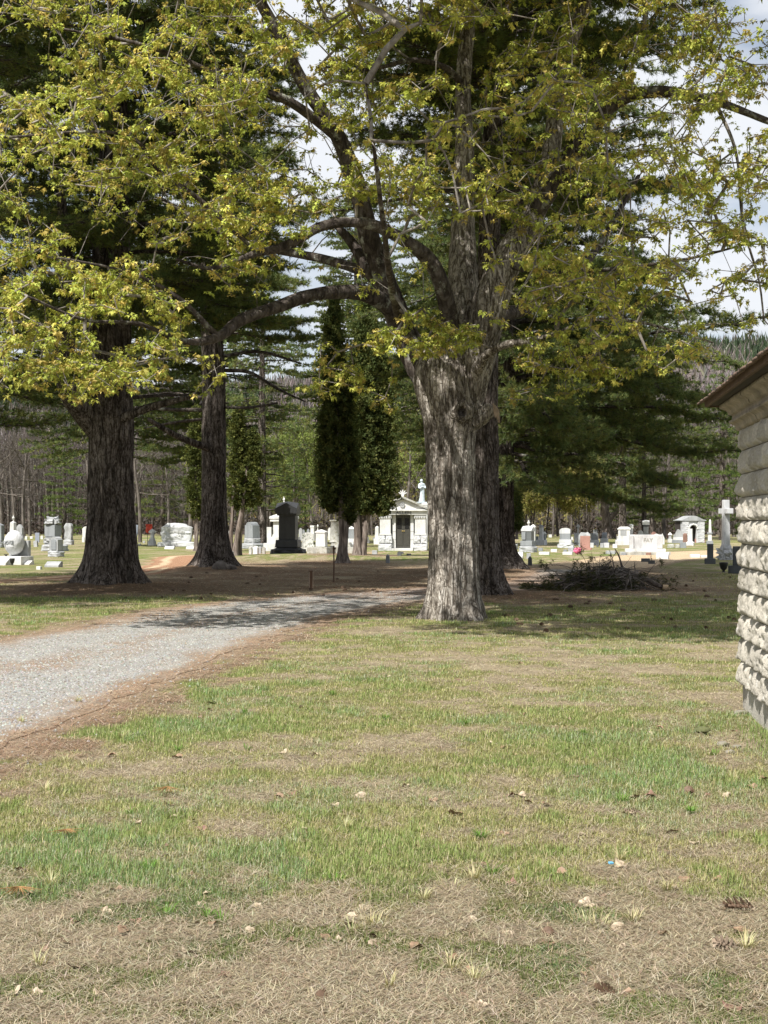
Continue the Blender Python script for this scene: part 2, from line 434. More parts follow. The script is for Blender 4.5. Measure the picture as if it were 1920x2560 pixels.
# ------------------------------------------------------------------ grass blades, straw, pine litter, gravel stones
def wedge_points(r, n, y0, y1, power, half=.285, pad=.35):
    """points on the ground in front of the camera, denser near it"""
    u = r.random(n)
    y = (y0 ** (1 - power) + u * (y1 ** (1 - power) - y0 ** (1 - power))) ** (1 / (1 - power)) if power != 1 else y0 * (y1 / y0) ** u
    x = (r.random(n) * 2 - 1) * (y * half + pad)
    return x, y
def blades(x, y, z, h, w, az, lean, col, bend=.5):
    """each blade: two stacked pieces tapering to a point (5 points, 3 triangles)"""
    n = len(x)
    d = np.c_[np.cos(az), np.sin(az), np.zeros(n)]; p = np.c_[-np.sin(az), np.cos(az), np.zeros(n)]
    b = np.c_[x, y, z]; up = np.array((0, 0, 1.0))
    l1 = lean * bend
    m = b + (d * np.sin(l1)[:, None] + up * np.cos(l1)[:, None]) * (h * .55)[:, None]
    tp = m + (d * np.sin(lean)[:, None] + up * np.cos(lean)[:, None]) * (h * .5)[:, None]
    ww = p * (w * .5)[:, None]
    V = np.stack((b - ww, b + ww, m + ww * .8, m - ww * .8, tp), 1).reshape(-1, 3)
    o = (np.arange(n) * 5)[:, None]
    T = np.stack((o + (0, 1, 2), o + (0, 2, 3), o + (3, 2, 4)), 1).reshape(-1, 3)
    return V, T, np.repeat(col, 5, 0)

def jitter(r, n, a=.25): return (1 + (r.random((n, 1)) - .5) * 2 * a) * (1 + (r.random((n, 3)) - .5) * .16)
r = rng(1)
parts = []
x, y = wedge_points(r, 560000, 4.2, 46, 1.75)
g, lit, dd, front, track, n2, n3 = fields(x, y)
keep = (dd > .02 + r.random(len(x)) * .5) & (r.random(len(x)) < np.clip(sstep(.22, .62, g) * 1.1, 0, 1)) & ~((x > 3.16 - .115 * (12.4 - y)) & (y < 12.5))
x, y, g, front = x[keep], y[keep], g[keep], front[keep]
n = len(x)
k = sstep(.6, 1.0, g)[:, None]
col = (np.array((.30, .30, .125)) * (1 - k) + np.array((.235, .29, .105)) * k)
yel = (r.random(n) < .38 * (1 - k[:, 0] * .5))[:, None]
col = np.where(yel, np.array((.42, .38, .22)), col) * jitter(r, n, .32)
bl = (fbm(x * 1.3, y * 1.3, seed=91) > .56)[:, None] & (r.random((n, 1)) < .6)
col = np.where(bl, col * np.array((.85, 1.0, 1.2)), col)
col = col * (1 - .35 * front[:, None])
h = (.016 + .03 * r.random(n)) * (.75 + .5 * k[:, 0]) * (1 - .45 * front) * (1 + .25 * sstep(12, 30, y))
parts.append(blades(x, y, gh(x, y), h, (.0022 + .0022 * r.random(n)) * np.maximum(1, y / 9.5), r.random(n) * 6.28, .15 + 1.1 * r.random(n), col))
# straw and dead blades lying flat
x, y = wedge_points(r, 430000, 4.2, 40, 1.9)
g, lit, dd, front, track, n2, n3 = fields(x, y)
keep = (dd > -.1 + .5 * r.random(len(x))) & (r.random(len(x)) < 1.0 - .75 * sstep(.3, .8, g) + .15 * front) & ~((x > 3.16 - .115 * (12.4 - y)) & (y < 12.5))
x, y, lit = x[keep], y[keep], lit[keep]; n = len(x)
pal = np.array(((.44, .385, .28), (.36, .30, .215), (.29, .23, .165), (.49, .44, .34), (.22, .18, .135)))
col = pal[r.integers(0, 5, n)] * jitter(r, n, .2)
col = np.where((r.random(n) < lit * .8)[:, None], np.array((.31, .205, .14)) * jitter(r, n, .35), col)
V, T, Cc = blades(x, y, gh(x, y) + .004 + .012 * r.random(n), .018 + .045 * r.random(n), (.0015 + .0017 * r.random(n)) * np.maximum(1, y / 8), r.random(n) * 6.28, 1.22 + .36 * r.random(n), col, .97)
parts.append((V, T, Cc))
# tufts: pale bunch grass in the foreground, fresh green weeds
tufts = [(3.0 * (r.random() - .5), 4.9 + 2.0 * r.random(), .05, 'p') for _ in range(9)] + [(-.72, 5.82, .05, 'g'), (-.66, 5.78, .05, 'g'), (-.22, 6.4, .06, 'g'), (-.9, 5.85, .04, 'g'), (.5, 6.55, .06, 'g'),
         (.17, 6.1, .08, 'p'), (.82, 5.7, .12, 'p'), (.86, 5.68, .1, 'p'), (-.05, 5.72, .09, 'p'), (-.13, 5.62, .08, 'p'), (1.5, 4.72, .1, 'p'), (.02, 4.95, .09, 'p'), (.24, 5.15, .09, 'p'), (1.32, 7.4, .08, 'p'), (.3, 6.3, .09, 'p')]
for i in range(34): tufts.append((6 * (r.random() - .5), 6.5 + 7 * r.random(), .05, 'p' if r.random() < .55 else 'g'))
for tx, ty, rad, kd in tufts:
    n = int(24 + 60 * r.random()); rad *= .6 + 1.3 * r.random()
    a = r.random(n) * 6.28; q = rad * .5 * r.random(n)
    col = (np.array((.43, .40, .24)) if kd == 'p' else np.array((.13, .24, .05))) * jitter(r, n, .25)
    parts.append(blades(tx + q * np.cos(a), ty + q * np.sin(a) * 1, np.zeros(n), .03 + .075 * r.random(n) ** 1.5 if kd == 'p' else .03 + .05 * r.random(n), .0028 + .002 * r.random(n), a, .7 + .8 * r.random(n), col))
# longer grass against the building's foot
n = 2600
t = 1.2 + r.random(n) * 8; off = .02 + np.abs(r.normal(0, .10, n))
x, y = 3.13 - .115 * t - off, 12.45 - t
parts.append(blades(x, y, np.zeros(n), .03 + .06 * r.random(n), .003 + .002 * r.random(n), r.random(n) * 6.28, .1 + .8 * r.random(n), np.array((.19, .25, .085)) * jitter(r, n, .35)))
o = 0; Vs, Ts, Cs = [], [], []
for V, T, Cc in parts:
    Vs.append(V); Ts.append(T + o); Cs.append(Cc); o += len(V)
grass = link('grass', mesh_np('grass', np.vstack(Vs), np.vstack(Ts), np.clip(np.vstack(Cs), 0, 1)), MATS['grass_blade'])
tag(grass, 'short patchy grass mixed with dead straw covering the lawn', 'grass', kind='stuff')
# pine needles strewn along the drive and under the pines
x, y = wedge_points(r, 260000, 7, 62, 1.5)
g, lit, dd, front, track, n2, n3 = fields(x, y)
keep = (r.random(len(x)) < np.where(dd > -.25, lit, .12 * (r.random(len(x)) < .5)))
x, y = x[keep], y[keep]; n = len(x)
V, T, Cc = blades(x, y, gh(x, y) + .009 + .008 * r.random(n), .06 + .06 * r.random(n), (.002 + .001 * r.random(n)) * np.maximum(1, y / 8), r.random(n) * 6.28, 1.35 + .2 * r.random(n),
                  np.array(((.37, .26, .185), (.27, .17, .115), (.45, .36, .28)))[r.integers(0, 3, n)] * jitter(r, n, .3), .98)
tag(link('pine_litter', mesh_np('pine_litter', V, T, np.clip(Cc, 0, 1)), MATS['grass_blade']), 'brown fallen pine needles strewn along the drive and under the pines', 'pine litter', kind='stuff')
# loose gravel stones
x, y = wedge_points(r, 130000, 8, 34, 1.2, .3)
dd, _ = line_dist(x, y, DL)
keep = (dd < -.15 - .5 * r.random(len(x)) + (r.random(len(x)) < .06) * .7)
x, y = x[keep], y[keep]; n = len(x)
base = np.array(((1, 0, 0), (-.5, .87, 0), (-.5, -.87, 0), (.2, .1, .8)))
a = r.random(n) * 6.28; s = .006 + .013 * r.random(n) ** 2
ca, sa = np.cos(a), np.sin(a)
V = np.stack([np.c_[x + s * (ca * b[0] - sa * b[1]), y + s * (sa * b[0] + ca * b[1]), .006 + s * b[2]] for b in base], 1).reshape(-1, 3)
o = (np.arange(n) * 4)[:, None]
T = np.stack((o + (0, 1, 3), o + (1, 2, 3), o + (2, 0, 3)), 1).reshape(-1, 3)
gc = np.array(((.36, .37, .37), (.28, .29, .30), (.42, .42, .415), (.22, .2, .18)))[r.integers(0, 4, n)] * jitter(r, n, .2)
tag(link('gravel', mesh_np('gravel', V, T, np.clip(np.repeat(gc, 4, 0), 0, 1)), MATS['grass_blade']), 'loose grey gravel stones scattered over the drive', 'gravel', kind='stuff')
# ------------------------------------------------------------------ tree building
def resample(pts, rad, step):
    L = smooth_line(np.c_[pts, rad], 12)
    d = np.r_[0, np.cumsum(np.linalg.norm(np.diff(L[:, :3], axis=0), axis=1))]
    n = max(3, int(d[-1] / step) + 1)
    s = np.linspace(0, d[-1], n)
    return np.stack([np.interp(s, d, L[:, i]) for i in range(3)], 1), np.interp(s, d, L[:, 3]), s

def tube(pts, rad, step=.12, sides=12, disp=None, cap=True):
    p, r, s = resample(np.asarray(pts, float), np.asarray(rad, float), step)
    n = len(p)
    t = np.gradient(p, axis=0); t /= np.linalg.norm(t, axis=1)[:, None]
    u = np.cross(t[0], (0, 1, .01)) if abs(t[0][1]) < .9 else np.cross(t[0], (0, 0, 1))
    u /= np.linalg.norm(u)
    U = np.zeros_like(p)
    for i in range(n):
        u = u - t[i] * (u @ t[i]); u /= np.linalg.norm(u); U[i] = u
    W = np.cross(t, U)
    th = np.arange(sides) / sides * 2 * np.pi
    TH, SS = np.meshgrid(th, s)
    R = np.repeat(r[:, None], sides, 1)
    if disp is not None: R = disp(TH, SS, R)
    V = p[:, None] + R[..., None] * (np.cos(TH)[..., None] * U[:, None] + np.sin(TH)[..., None] * W[:, None])
    V = V.reshape(-1, 3)
    i = np.arange(n * sides).reshape(n, sides)
    j = np.roll(i, -1, 1)
    q = np.stack((i[:-1], j[:-1], j[1:], i[1:]), -1).reshape(-1, 4)
    if cap:
        V = np.vstack((V, p[-1] + t[-1] * r[-1] * .35)); k = len(V) - 1
        q = np.vstack((q, np.stack((i[-1], j[-1], np.full(sides, k), np.full(sides, k)), -1)))
    return V, q

def prisms(A, B, ra, rb, k=4):
    """many tapered twig segments at once, triangles"""
    n = len(A); d = B - A; L = np.linalg.norm(d, axis=1)[:, None] + 1e-9; d = d / L
    ref = np.where(np.abs(d[:, 2:3]) < .8, np.array((0, 0, 1.0)), np.array((1.0, 0, 0)))
    u = np.cross(d, ref); u /= np.linalg.norm(u, axis=1)[:, None]; w = np.cross(d, u)
    th = np.arange(k) / k * 2 * np.pi
    ring = np.cos(th)[None, :, None] * u[:, None] + np.sin(th)[None, :, None] * w[:, None]
    V = np.concatenate((A[:, None] + ring * np.asarray(ra)[:, None, None], (B + d * L * .04)[:, None] + ring * np.asarray(rb)[:, None, None]), 1).reshape(-1, 3)
    o = (np.arange(n) * 2 * k)[:, None]; T = []
    for i in range(k):
        j = (i + 1) % k
        T += [o + (i, j, k + j), o + (i, k + j, k + i)]
    return V, np.stack(T, 1).reshape(-1, 3)

class Pile:
    def __init__(s): s.V, s.F, s.C, s.o = [], [], [], 0
    def add(s, V, F, c=None):
        F = np.asarray(F)
        if F.shape[1] == 4:
            F = np.vstack((F[:, (0, 1, 2)], F[:, (0, 2, 3)])); F = F[F[:, 1] != F[:, 2]]; F = F[(F[:, 0] != F[:, 2])]
        s.V.append(V); s.F.append(F + s.o); s.o += len(V)
        if c is not None: s.C.append(np.broadcast_to(c, (len(V), 3)))
    def mesh(s, name, mat, parent=None, smooth=False):
        return link(name, mesh_np(name, np.vstack(s.V), np.vstack(s.F), np.vstack(s.C) if s.C else None), mat, parent, smooth)

def unit(r, n):
    v = r.normal(size=(n, 3)); return v / np.linalg.norm(v, axis=1)[:, None]

def ridges(amp, k=7, kz=.9, seed=0, lump=.05):
    def f(TH, SS, R):
        x, y = np.cos(TH) * k, np.sin(TH) * k
        a = np.abs(fbm(x, y, SS * kz, 3, seed) - .5) * 2
        b = vnoise(x * 2.6, y * 2.6, SS * kz * 2.2, seed + 3)
        c = fbm(x * .25, y * .25, SS * .8, 2, seed + 9) - .5
        return R * (1 + lump * 2 * c) + amp * (np.clip(a * 2.2, 0, 1) - .75 + .45 * (b - .5))
    return f

def grow(r, limbs, targets, step=.3, sag=.15, wob=.25):
    """limb polylines [(pts, radii)] -> a node tree reaching every target: nearest-node growth"""
    pos, par, rad = [], [], []
    for pts, rd in limbs:
        p, q, _ = resample(pts, rd, step)
        for i in range(len(p)):
            par.append(len(pos) - 1 if i else -1); pos.append(p[i]); rad.append(q[i])
    nm = len(pos)
    cap = nm + len(targets) * 40
    A = np.zeros((cap, 3)); A[:nm] = pos; n = nm
    par = par + [0] * (cap - nm)
    tips = []
    d0 = np.array([np.min(np.sum((A[:nm] - t) ** 2, 1)) for t in targets])
    for ti in np.argsort(d0):
        t = targets[ti]
        dd = np.sum((A[:n] - t) ** 2, 1)
        j = int(np.argmin(dd)); L = math.sqrt(dd[j])
        k = max(1, min(38, int(L / step)))
        b = A[j]; side = unit(r, 1)[0] * L * wob * .5
        prev = j
        for i in range(1, k + 1):
            f = i / k
            A[n] = b + (t - b) * f + side * math.sin(f * math.pi) + np.array((0, 0, sag * L * math.sin(f * math.pi) * .5)) + (r.normal(size=3) * .02 if i < k else 0)
            par[n] = prev; prev = n; n += 1
        tips.append(prev)
    return A[:n], np.array(par[:n]), nm, tips, np.array(rad)

def twig_radii(par, n, nm, tips, r0, p=2.3):
    w = np.zeros(n)
    for t in tips: w[t] += r0 ** p
    for i in range(n - 1, nm - 1, -1): w[par[i]] += w[i]
    return w ** (1 / p)

# ------------------------------------------------------------------ the big maple
def MP(x, y, dz=0, Z0=24.0): return P(x * S, y * S, Z0 + dz)
def limb(lst, Z0=24.0):
    pts = np.array([MP(a, b, c, Z0) for a, b, c, w in lst]); rd = np.array([w * S / 2 * (Z0 + c) / F for a, b, c, w in lst])
    return pts, rd
maple = empty('maple_tree', (MP(980, 1342)[0], 24, 0), 0, 'big old maple with thick furrowed grey trunk, arching limbs and yellow-green spring leaves', 'tree')
def place(o): o.parent = maple; o.matrix_parent_inverse = Matrix.Translation(-maple.location); return o

tr = [(983, 1350, 0, 112), (983, 1318, 0, 112), (982, 1290, 0, 108), (982, 1200, 0, 105), (978, 1100, 0, 106), (975, 1000, 0, 106), (972, 940, 0, 110), (967, 880, 0, 119), (960, 830, 0, 129), (960, 795, .05, 120), (972, 765, .1, 100)]
pts, rd = limb(tr)
rg = ridges(.038, 6.5, .8, 4, .05)
def trunk_disp(TH, SS, R):
    q = rg(TH, SS, R)
    fl = np.exp(-SS / .28) * .20 + np.exp(-SS / .9) * .05
    q = q + fl * (.45 + .8 * np.clip(np.cos(TH * 5 + 1.1) * .6 + np.cos(TH * 3 + .4) * .5, -.3, 1))
    return q
V, q = tube(pts, rd, .035, 132, trunk_disp)
# the burl round the knot hole, the bulge at the broken stub
def swell(V, c, rad, amt):
    d = V - c; k = np.exp(-np.sum(d * d, 1) / rad ** 2)
    ax = np.array((MP(975, 900)[0], 24, 0)); o = V - ax; o[:, 2] = 0
    o /= np.linalg.norm(o, axis=1)[:, None] + 1e-6
    return V + o * (k * amt)[:, None]
kn = MP(998, 890, -.48)
V = swell(V, kn + (0, .05, 0), .30, .10); V = swell(V, MP(1050, 890, -.1), .3, .16); V = swell(V, MP(905, 800, -.1), .35, .05)
dk = np.linalg.norm((V - kn)[:, (0, 2)], axis=1)
front_k = V[:, 1] < 24
V[:, 1] += np.where(front_k, .17 * sstep(.075, .04, dk), 0)
V[:, 1] -= np.where(front_k, .06 * np.exp(-((dk - .12) / .05) ** 2), 0)
T = Pile(); T.add(V, q)
LIMBS = {}
T2 = Pile()
def add_limb(key, lst, sides=18, amp=.014, step=.07):
    pts, rd = limb(lst)
    LIMBS[key] = (pts, rd)
    V, q = tube(pts, rd, step, sides, ridges(amp, 4, 1.2, len(LIMBS) + 30, .08))
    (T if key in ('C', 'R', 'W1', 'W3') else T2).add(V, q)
add_limb('L', [(960, 880, 0, 60), (925, 815, .1, 72), (885, 745, .3, 62), (858, 680, .3, 54), (830, 600, .2, 48), (800, 520, .1, 45), (770, 400, -.2, 38), (728, 290, -.5, 33), (660, 190, -.8, 30), (605, 80, -1.2, 27), (560, 0, -1.4, 24), (500, -120, -1.6, 18), (430, -260, -1.8, 8)], 30, .024, .05)
add_limb('C', [(985, 880, 0, 80), (1000, 740, .1, 74), (1000, 620, .3, 64), (1000, 480, .5, 50), (1003, 330, .6, 42), (1000, 200, .7, 36), (1010, 60, .9, 30), (1020, -80, 1, 22), (1030, -240, 1, 10)], 30, .022, .05)
add_limb('R', [(1000, 890, 0, 70), (1035, 760, -.05, 76), (1063, 640, -.2, 74), (1110, 535, -.2, 60), (1158, 450, 0, 50), (1188, 340, .3, 42), (1203, 220, .5, 35), (1222, 130, .8, 30), (1255, 30, 1, 26), (1290, -80, 1.2, 18), (1330, -220, 1.2, 8)], 30, .024, .05)
add_limb('R2', [(1135, 490, 0, 40), (1215, 375, -.4, 37), (1285, 268, -.9, 33), (1340, 215, -1.2, 29), (1420, 198, -1.5, 26), (1500, 208, -1.8, 23), (1565, 225, -2, 18), (1660, 262, -2.2, 14), (1760, 300, -2.4, 6)], 20, .012)
add_limb('A1', [(978, 720, -.3, 40), (955, 620, -.7, 36), (925, 560, -.9, 32), (870, 518, -1.2, 28), (790, 482, -1.5, 26), (700, 488, -1.8, 22), (620, 530, -2, 20), (540, 552, -2.2, 15), (460, 580, -2.4, 10), (380, 560, -2.6, 5)], 18, .012)
add_limb('A2', [(862, 690, .2, 36), (825, 652, -.1, 37), (770, 632, -.6, 33), (680, 636, -1.2, 29), (600, 662, -1.6, 27), (520, 692, -2, 26), (470, 728, -2.3, 22), (400, 738, -2.8, 14), (300, 700, -3.3, 10), (180, 690, -3.8, 8), (60, 640, -4.2, 5)], 18, .012)
add_limb('L3', [(845, 640, .2, 26), (800, 590, .4, 30), (765, 530, .6, 24), (738, 500, .7, 18), (720, 480, .8, 6)], 14, .01)
add_limb('A3', [(470, 726, -2.3, 14), (380, 640, -2.8, 11), (280, 590, -3, 8), (150, 560, -3.4, 5)], 10, .006)
add_limb('U1', [(735, 302, -.4, 22), (625, 220, -1, 20), (500, 180, -1.5, 16), (400, 130, -2, 12), (280, 90, -2.4, 9), (120, 60, -2.8, 5)], 14, .01)
add_limb('U2', [(560, 548, -2.1, 12), (430, 430, -2.4, 11), (345, 370, -2.6, 10), (290, 300, -2.8, 9), (190, 285, -3, 7), (0, 298, -3.3, 5)], 10, .005)
add_limb('U3', [(1003, 185, .7, 18), (960, 145, .2, 14), (890, 130, -.4, 11), (800, 150, -1, 8), (700, 145, -1.4, 5)], 10, .005)
add_limb('W1', [(1030, 800, -.3, 26), (1055, 764, -.6, 20), (1090, 745, -.8, 18), (1150, 735, -1.1, 15), (1195, 722, -1.3, 10), (1290, 690, -1.6, 8), (1400, 700, -1.9, 6), (1540, 740, -2.2, 4)], 12, .006)
add_limb('W2', [(1100, 575, -.4, 14), (1200, 590, -.8, 12), (1330, 580, -1.4, 9), (1480, 560, -2, 7), (1640, 520, -2.4, 4)], 10, .005)
add_limb('W3', [(1545, 220, -1.9, 10), (1590, 330, -2.2, 7), (1605, 480, -2.4, 6), (1640, 610, -2.5, 5), (1650, 690, -2.6, 4)], 10, .005)
add_limb('W4', [(1180, 380, .2, 16), (1215, 330, -.2, 14), (1270, 285, -.5, 10), (1330, 190, -.8, 8), (1380, 80, -1, 5)], 10, .005)
add_limb('B1', [(880, 720, -.1, 30), (850, 640, -1.6, 18), (830, 500, -3.6, 12), (810, 340, -5.0, 9), (790, 180, -6.2, 5)], 12, .006)
add_limb('B2', [(1050, 690, .2, 34), (1200, 640, 2.5, 22), (1300, 520, 4.5, 15), (1380, 380, 6, 8)], 12, .006)
add_limb('B3', [(830, 600, .5, 26), (700, 560, 2.5, 20), (520, 520, 4.5, 14), (350, 430, 6, 8)], 12, .006)
# broken stub and its splinters on the right of the trunk
pts = np.array([MP(1020, 905, -.15), MP(1048, 893, -.2), MP(1062, 880, -.25)]); V, q = tube(pts, [.21, .15, .10], .04, 40, ridges(.035, 4, 2, 77, .3)); T.add(V, q)
trunk = place(T.mesh('trunk', MATS['maple_bark'], None, True))
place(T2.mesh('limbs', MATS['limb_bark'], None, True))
sp = Pile()
for a in range(5):
    b = MP(1066 + a * 2.5, 872 + a * 3, -.3); V, q = tube(np.array([b, b + (.01, 0, -.12 - .03 * a), b + (.03, -.02, -.24 + .03 * a)]), [.018, .016, .004], .05, 5); sp.add(V, q)
place(sp.mesh('splinter', MATS['post_edge'], None))
kh = Pile(); V, q = tube(np.array([kn + (0, .12, 0), kn + (0, .24, 0)]), [.055, .05], .05, 14); kh.add(V, q); place(kh.mesh('knot_hole', MATS['soffit'], None))

r = rng(7)
BLOBS = [  # cx, cy, rx, ry (1659 wide picture), count, depth, depth spread, tint
    (170, 720, 240, 130, 330, 21.0, 1.6, 1.25), (300, 640, 130, 90, 110, 21.3, 1.2, 1.3), (60, 560, 120, 90, 90, 21.5, 1.5, 1.2), (150, 820, 170, 45, 70, 20.6, .9, 1.2),
    (110, 330, 180, 150, 230, 21.5, 2.5, 1.0), (120, 120, 190, 130, 210, 21.5, 2.5, 1.05), (330, 180, 170, 170, 230, 22, 2.5, 1.0), (330, 420, 150, 110, 130, 22, 2, .85),
    (500, 330, 140, 160, 170, 22.3, 2, .8), (480, 100, 150, 120, 150, 22, 2.5, .95), (560, 520, 120, 70, 60, 22.3, 1.5, .75), (520, 440, 120, 60, 60, 22, 1.5, .7), (640, 420, 90, 50, 35, 22.4, 1.5, .75),
    (745, 60, 130, 90, 120, 22.5, 2.5, 1.0), (760, 200, 100, 80, 60, 22.5, 2, .9), (880, 130, 110, 120, 120, 22.5, 2.5, 1.05), (880, 300, 90, 110, 70, 22.5, 2, .9), (790, 380, 60, 40, 34, 22.3, .8, .95),
    (1000, 420, 150, 90, 130, 22.2, 1.2, 1.1), (1100, 480, 110, 60, 50, 22.4, 1.2, .9), (1010, 240, 120, 110, 100, 22.4, 2, 1.05), (1040, 60, 140, 90, 120, 22.4, 2.5, 1.05),
    (1180, 110, 140, 110, 120, 22.5, 2.5, 1.0), (1180, 300, 100, 90, 60, 22.5, 2, .9), (1380, 90, 180, 110, 130, 22, 3, .9), (1560, 120, 120, 120, 110, 21.5, 3, .9), (1300, 230, 130, 80, 50, 22, 2, .85),
    (1330, 400, 180, 110, 110, 22, 2.5, .8), (1540, 380, 130, 140, 110, 21.5, 2.5, .8), (1480, 540, 170, 70, 90, 21.7, 2, .75), (1250, 590, 140, 60, 90, 22.3, 1.5, .95), (1230, 650, 110, 40, 40, 22.3, 1, .95), (1400, 640, 180, 60, 80, 21.8, 2, .8),
    (1600, 620, 90, 120, 70, 21, 2, .85), (1240, 760, 170, 45, 95, 22.2, 1.2, 1.0), (1420, 740, 170, 50, 65, 21.6, 1.5, .95), (1580, 730, 110, 45, 45, 21, 1.5, 1.05), (1170, 830, 120, 40, 35, 22.6, 1, .9), (1340, 800, 140, 30, 35, 21.8, 1, 1.0),
    (915, 735, 125, 34, 95, 22.3, .7, 1.4), (1050, 710, 50, 35, 24, 22.4, .5, 1.2), (930, 690, 60, 25, 20, 22.4, .5, 1.0), (720, 800, 60, 60, 14, 22.8, .8, .8), (760, 600, 50, 40, 12, 23, 1, .9),
    (780, 845, 105, 55, 48, 22.8, .8, .85), (500, 610, 100, 50, 30, 22, 1, .8), (430, 800, 60, 60, 18, 21.2, .8, .9),
    (830, -170, 800, 160, 620, 23.5, 5, .9), (300, -60, 380, 80, 130, 22, 3, 1), (1250, -60, 380, 80, 130, 22.5, 3, 1), (-160, 450, 150, 350, 90, 22, 3, 1), (1800, 450, 140, 350, 110, 22, 3.5, .9),
    (1300, 400, 330, 240, 200, 18.9, 1.7, .9), (1250, 620, 260, 100, 70, 19.6, 1.2, .9), (1000, 600, 200, 60, 24, 19.5, 1.2, 1), (820, 150, 560, 260, 120, 18.8, 1.6, 1.0), (1570, 330, 110, 200, 90, 21.5, 2, .9), (1050, 380, 600, 260, 120, 28, 2.5, .8), (500, 350, 400, 250, 110, 27.5, 2, .75)]
tg, tint = [], []
for cx, cy, rx, ry, n, zc, zr, ti in BLOBS:
    n = int(n * 1.3); a = r.random(n) * 6.283; q = np.sqrt(r.random(n))
    px, py = cx + rx * q * np.cos(a), cy + ry * q * np.sin(a)
    # a low-frequency field thins the crown into clumps with gaps of sky
    k = fbm(px / 75, py / 55, np.full(n, zc * .7), 2, 5) + .12 * r.random(n)
    kp = k > .47
    Z = zc + zr * (r.random(n) * 2 - 1)
    kp &= ~((px > 930) & (px < 1130) & (py > 470) & (py < 690) & (Z < 24.5) & (r.random(n) > .12)) & ~((px > 975) & (px < 1035) & (py < 470) & (py > 60) & (Z < 24.3) & (r.random(n) > .35)) & ~((px > 1130) & (px < 1230) & (py > 250) & (py < 470) & (Z < 24) & (r.random(n) > .4))
    for i in np.nonzero(kp)[0]:
        tg.append(P(px[i] * S, py[i] * S, Z[i])); tint.append(ti)
for k in range(900):                    # the rest of the crown, above the picture, thickened for its shade
    d = unit(r, 1)[0] * r.random() ** .4
    p = np.array((.9, 22.0, 13.6)) + d * (8.0, 7.0, 4.6)
    if p[2] > H + HY / F * p[1] + .2 and p[0] > -4.5: tg.append(p); tint.append(.9)
for k in range(170):                     # unseen front boughs added above the picture to shade the lawn
    p = np.array((.8, 15.8, 10.6)) + unit(r, 1)[0] * r.random() ** .4 * (4.6, 2.6, 1.9)
    if p[2] > H + HY / F * p[1] + .3: tg.append(p); tint.append(.9)
tg, tint = np.array(tg), np.array(tint)
A, par, nm, tips, mrad = grow(r, list(LIMBS.values()), tg, .28, .22, .3)
tw = twig_radii(par, len(A), nm, tips, .0044, 2.55)
i = np.arange(nm, len(A)); pr = par[i]
rb = tw[i]; ra = np.where(pr >= nm, tw[pr], np.minimum(tw[i] * 1.15, .09))
V, F3 = prisms(A[pr], A[i], np.minimum(ra, rb * 1.5), rb, 5)
tgp = Pile(); tgp.add(V, F3)
place(tgp.mesh('twig', MATS['twig_bark'], None)).name = 'branches'

def leaf_clusters(r, cen, dirs, tintv, nleaf, size, pal, mat, name):
    """drooping tufts of young palmate leaves; every leaf is a folded three-lobed blade"""
    n = len(cen)
    c = np.repeat(cen, nleaf, 0); m = n * nleaf
    az = r.random(m) * 6.283; el = r.uniform(-.9, .35, m)
    d = np.c_[np.cos(az) * np.cos(el), np.sin(az) * np.cos(el), np.sin(el)]
    side = np.c_[-np.sin(az), np.cos(az), np.zeros(m)] ; side = side + unit(r, m) * .35; side /= np.linalg.norm(side, axis=1)[:, None]
    nrm = np.cross(side, d)
    L = (size * (.65 + .7 * r.random(m)) * np.repeat(.65 + .75 * r.random(n), nleaf))[:, None]
    base = c + unit(r, m) * .022 + d * .018
    droop = np.array((0, 0, -1.0)) * L * (.25 + .4 * r.random(m))[:, None]
    tip = base + d * L + droop
    mid = base + d * L * .5 + droop * .25
    w1 = side * L * .46; fold = nrm * L * -.10
    V = np.stack((base, mid + w1 + fold + d * L * .12, base + d * L * .62 + droop * .4 + side * L * .16, tip, base + d * L * .62 + droop * .4 - side * L * .16, mid - w1 + fold + d * L * .12), 1).reshape(-1, 3)
    o = (np.arange(m) * 6)[:, None]
    T = np.stack((o + (0, 1, 2), o + (0, 2, 4), o + (2, 3, 4), o + (0, 4, 5)), 1).reshape(-1, 3)
    cc = pal[r.integers(0, len(pal), n)] * tintv[:, None] * (1 + (r.random((n, 1)) - .5) * .5)
    cc = np.repeat(cc, nleaf, 0) * (1 + (r.random((m, 1)) - .5) * .3)
    return link(name, mesh_np(name, V, T, np.clip(np.repeat(cc, 6, 0), 0, .8)), MATS[mat])
cen, ct = [], []
for k, t in enumerate(tips):
    j = t; cen.append(A[t]); ct.append(tint[k])
    for s in range(3):
        j = par[j]
        if j < nm: break
        if r.random() < .72: cen.append(A[j] + r.normal(size=3) * (.05, .05, .04)); ct.append(tint[k])
    for s in range(1):
        if r.random() < .8: cen.append(A[t] + r.normal(size=3) * (.13, .13, .06)); ct.append(tint[k])
cen, ct = np.array(cen), np.array(ct)
pal = np.array(((.52, .53, .135), (.48, .515, .13), (.43, .485, .12), (.55, .515, .145), (.54, .44, .15), (.39, .455, .11)))
warm = fbm(cen[:, 0] * .9, cen[:, 2] * .9, cen[:, 1] * .5, 2, 88)
crown = place(leaf_clusters(r, cen, None, ct * (.8 + .5 * (warm - .3)), 10, .048, pal, 'maple_leaf', 'crown'))

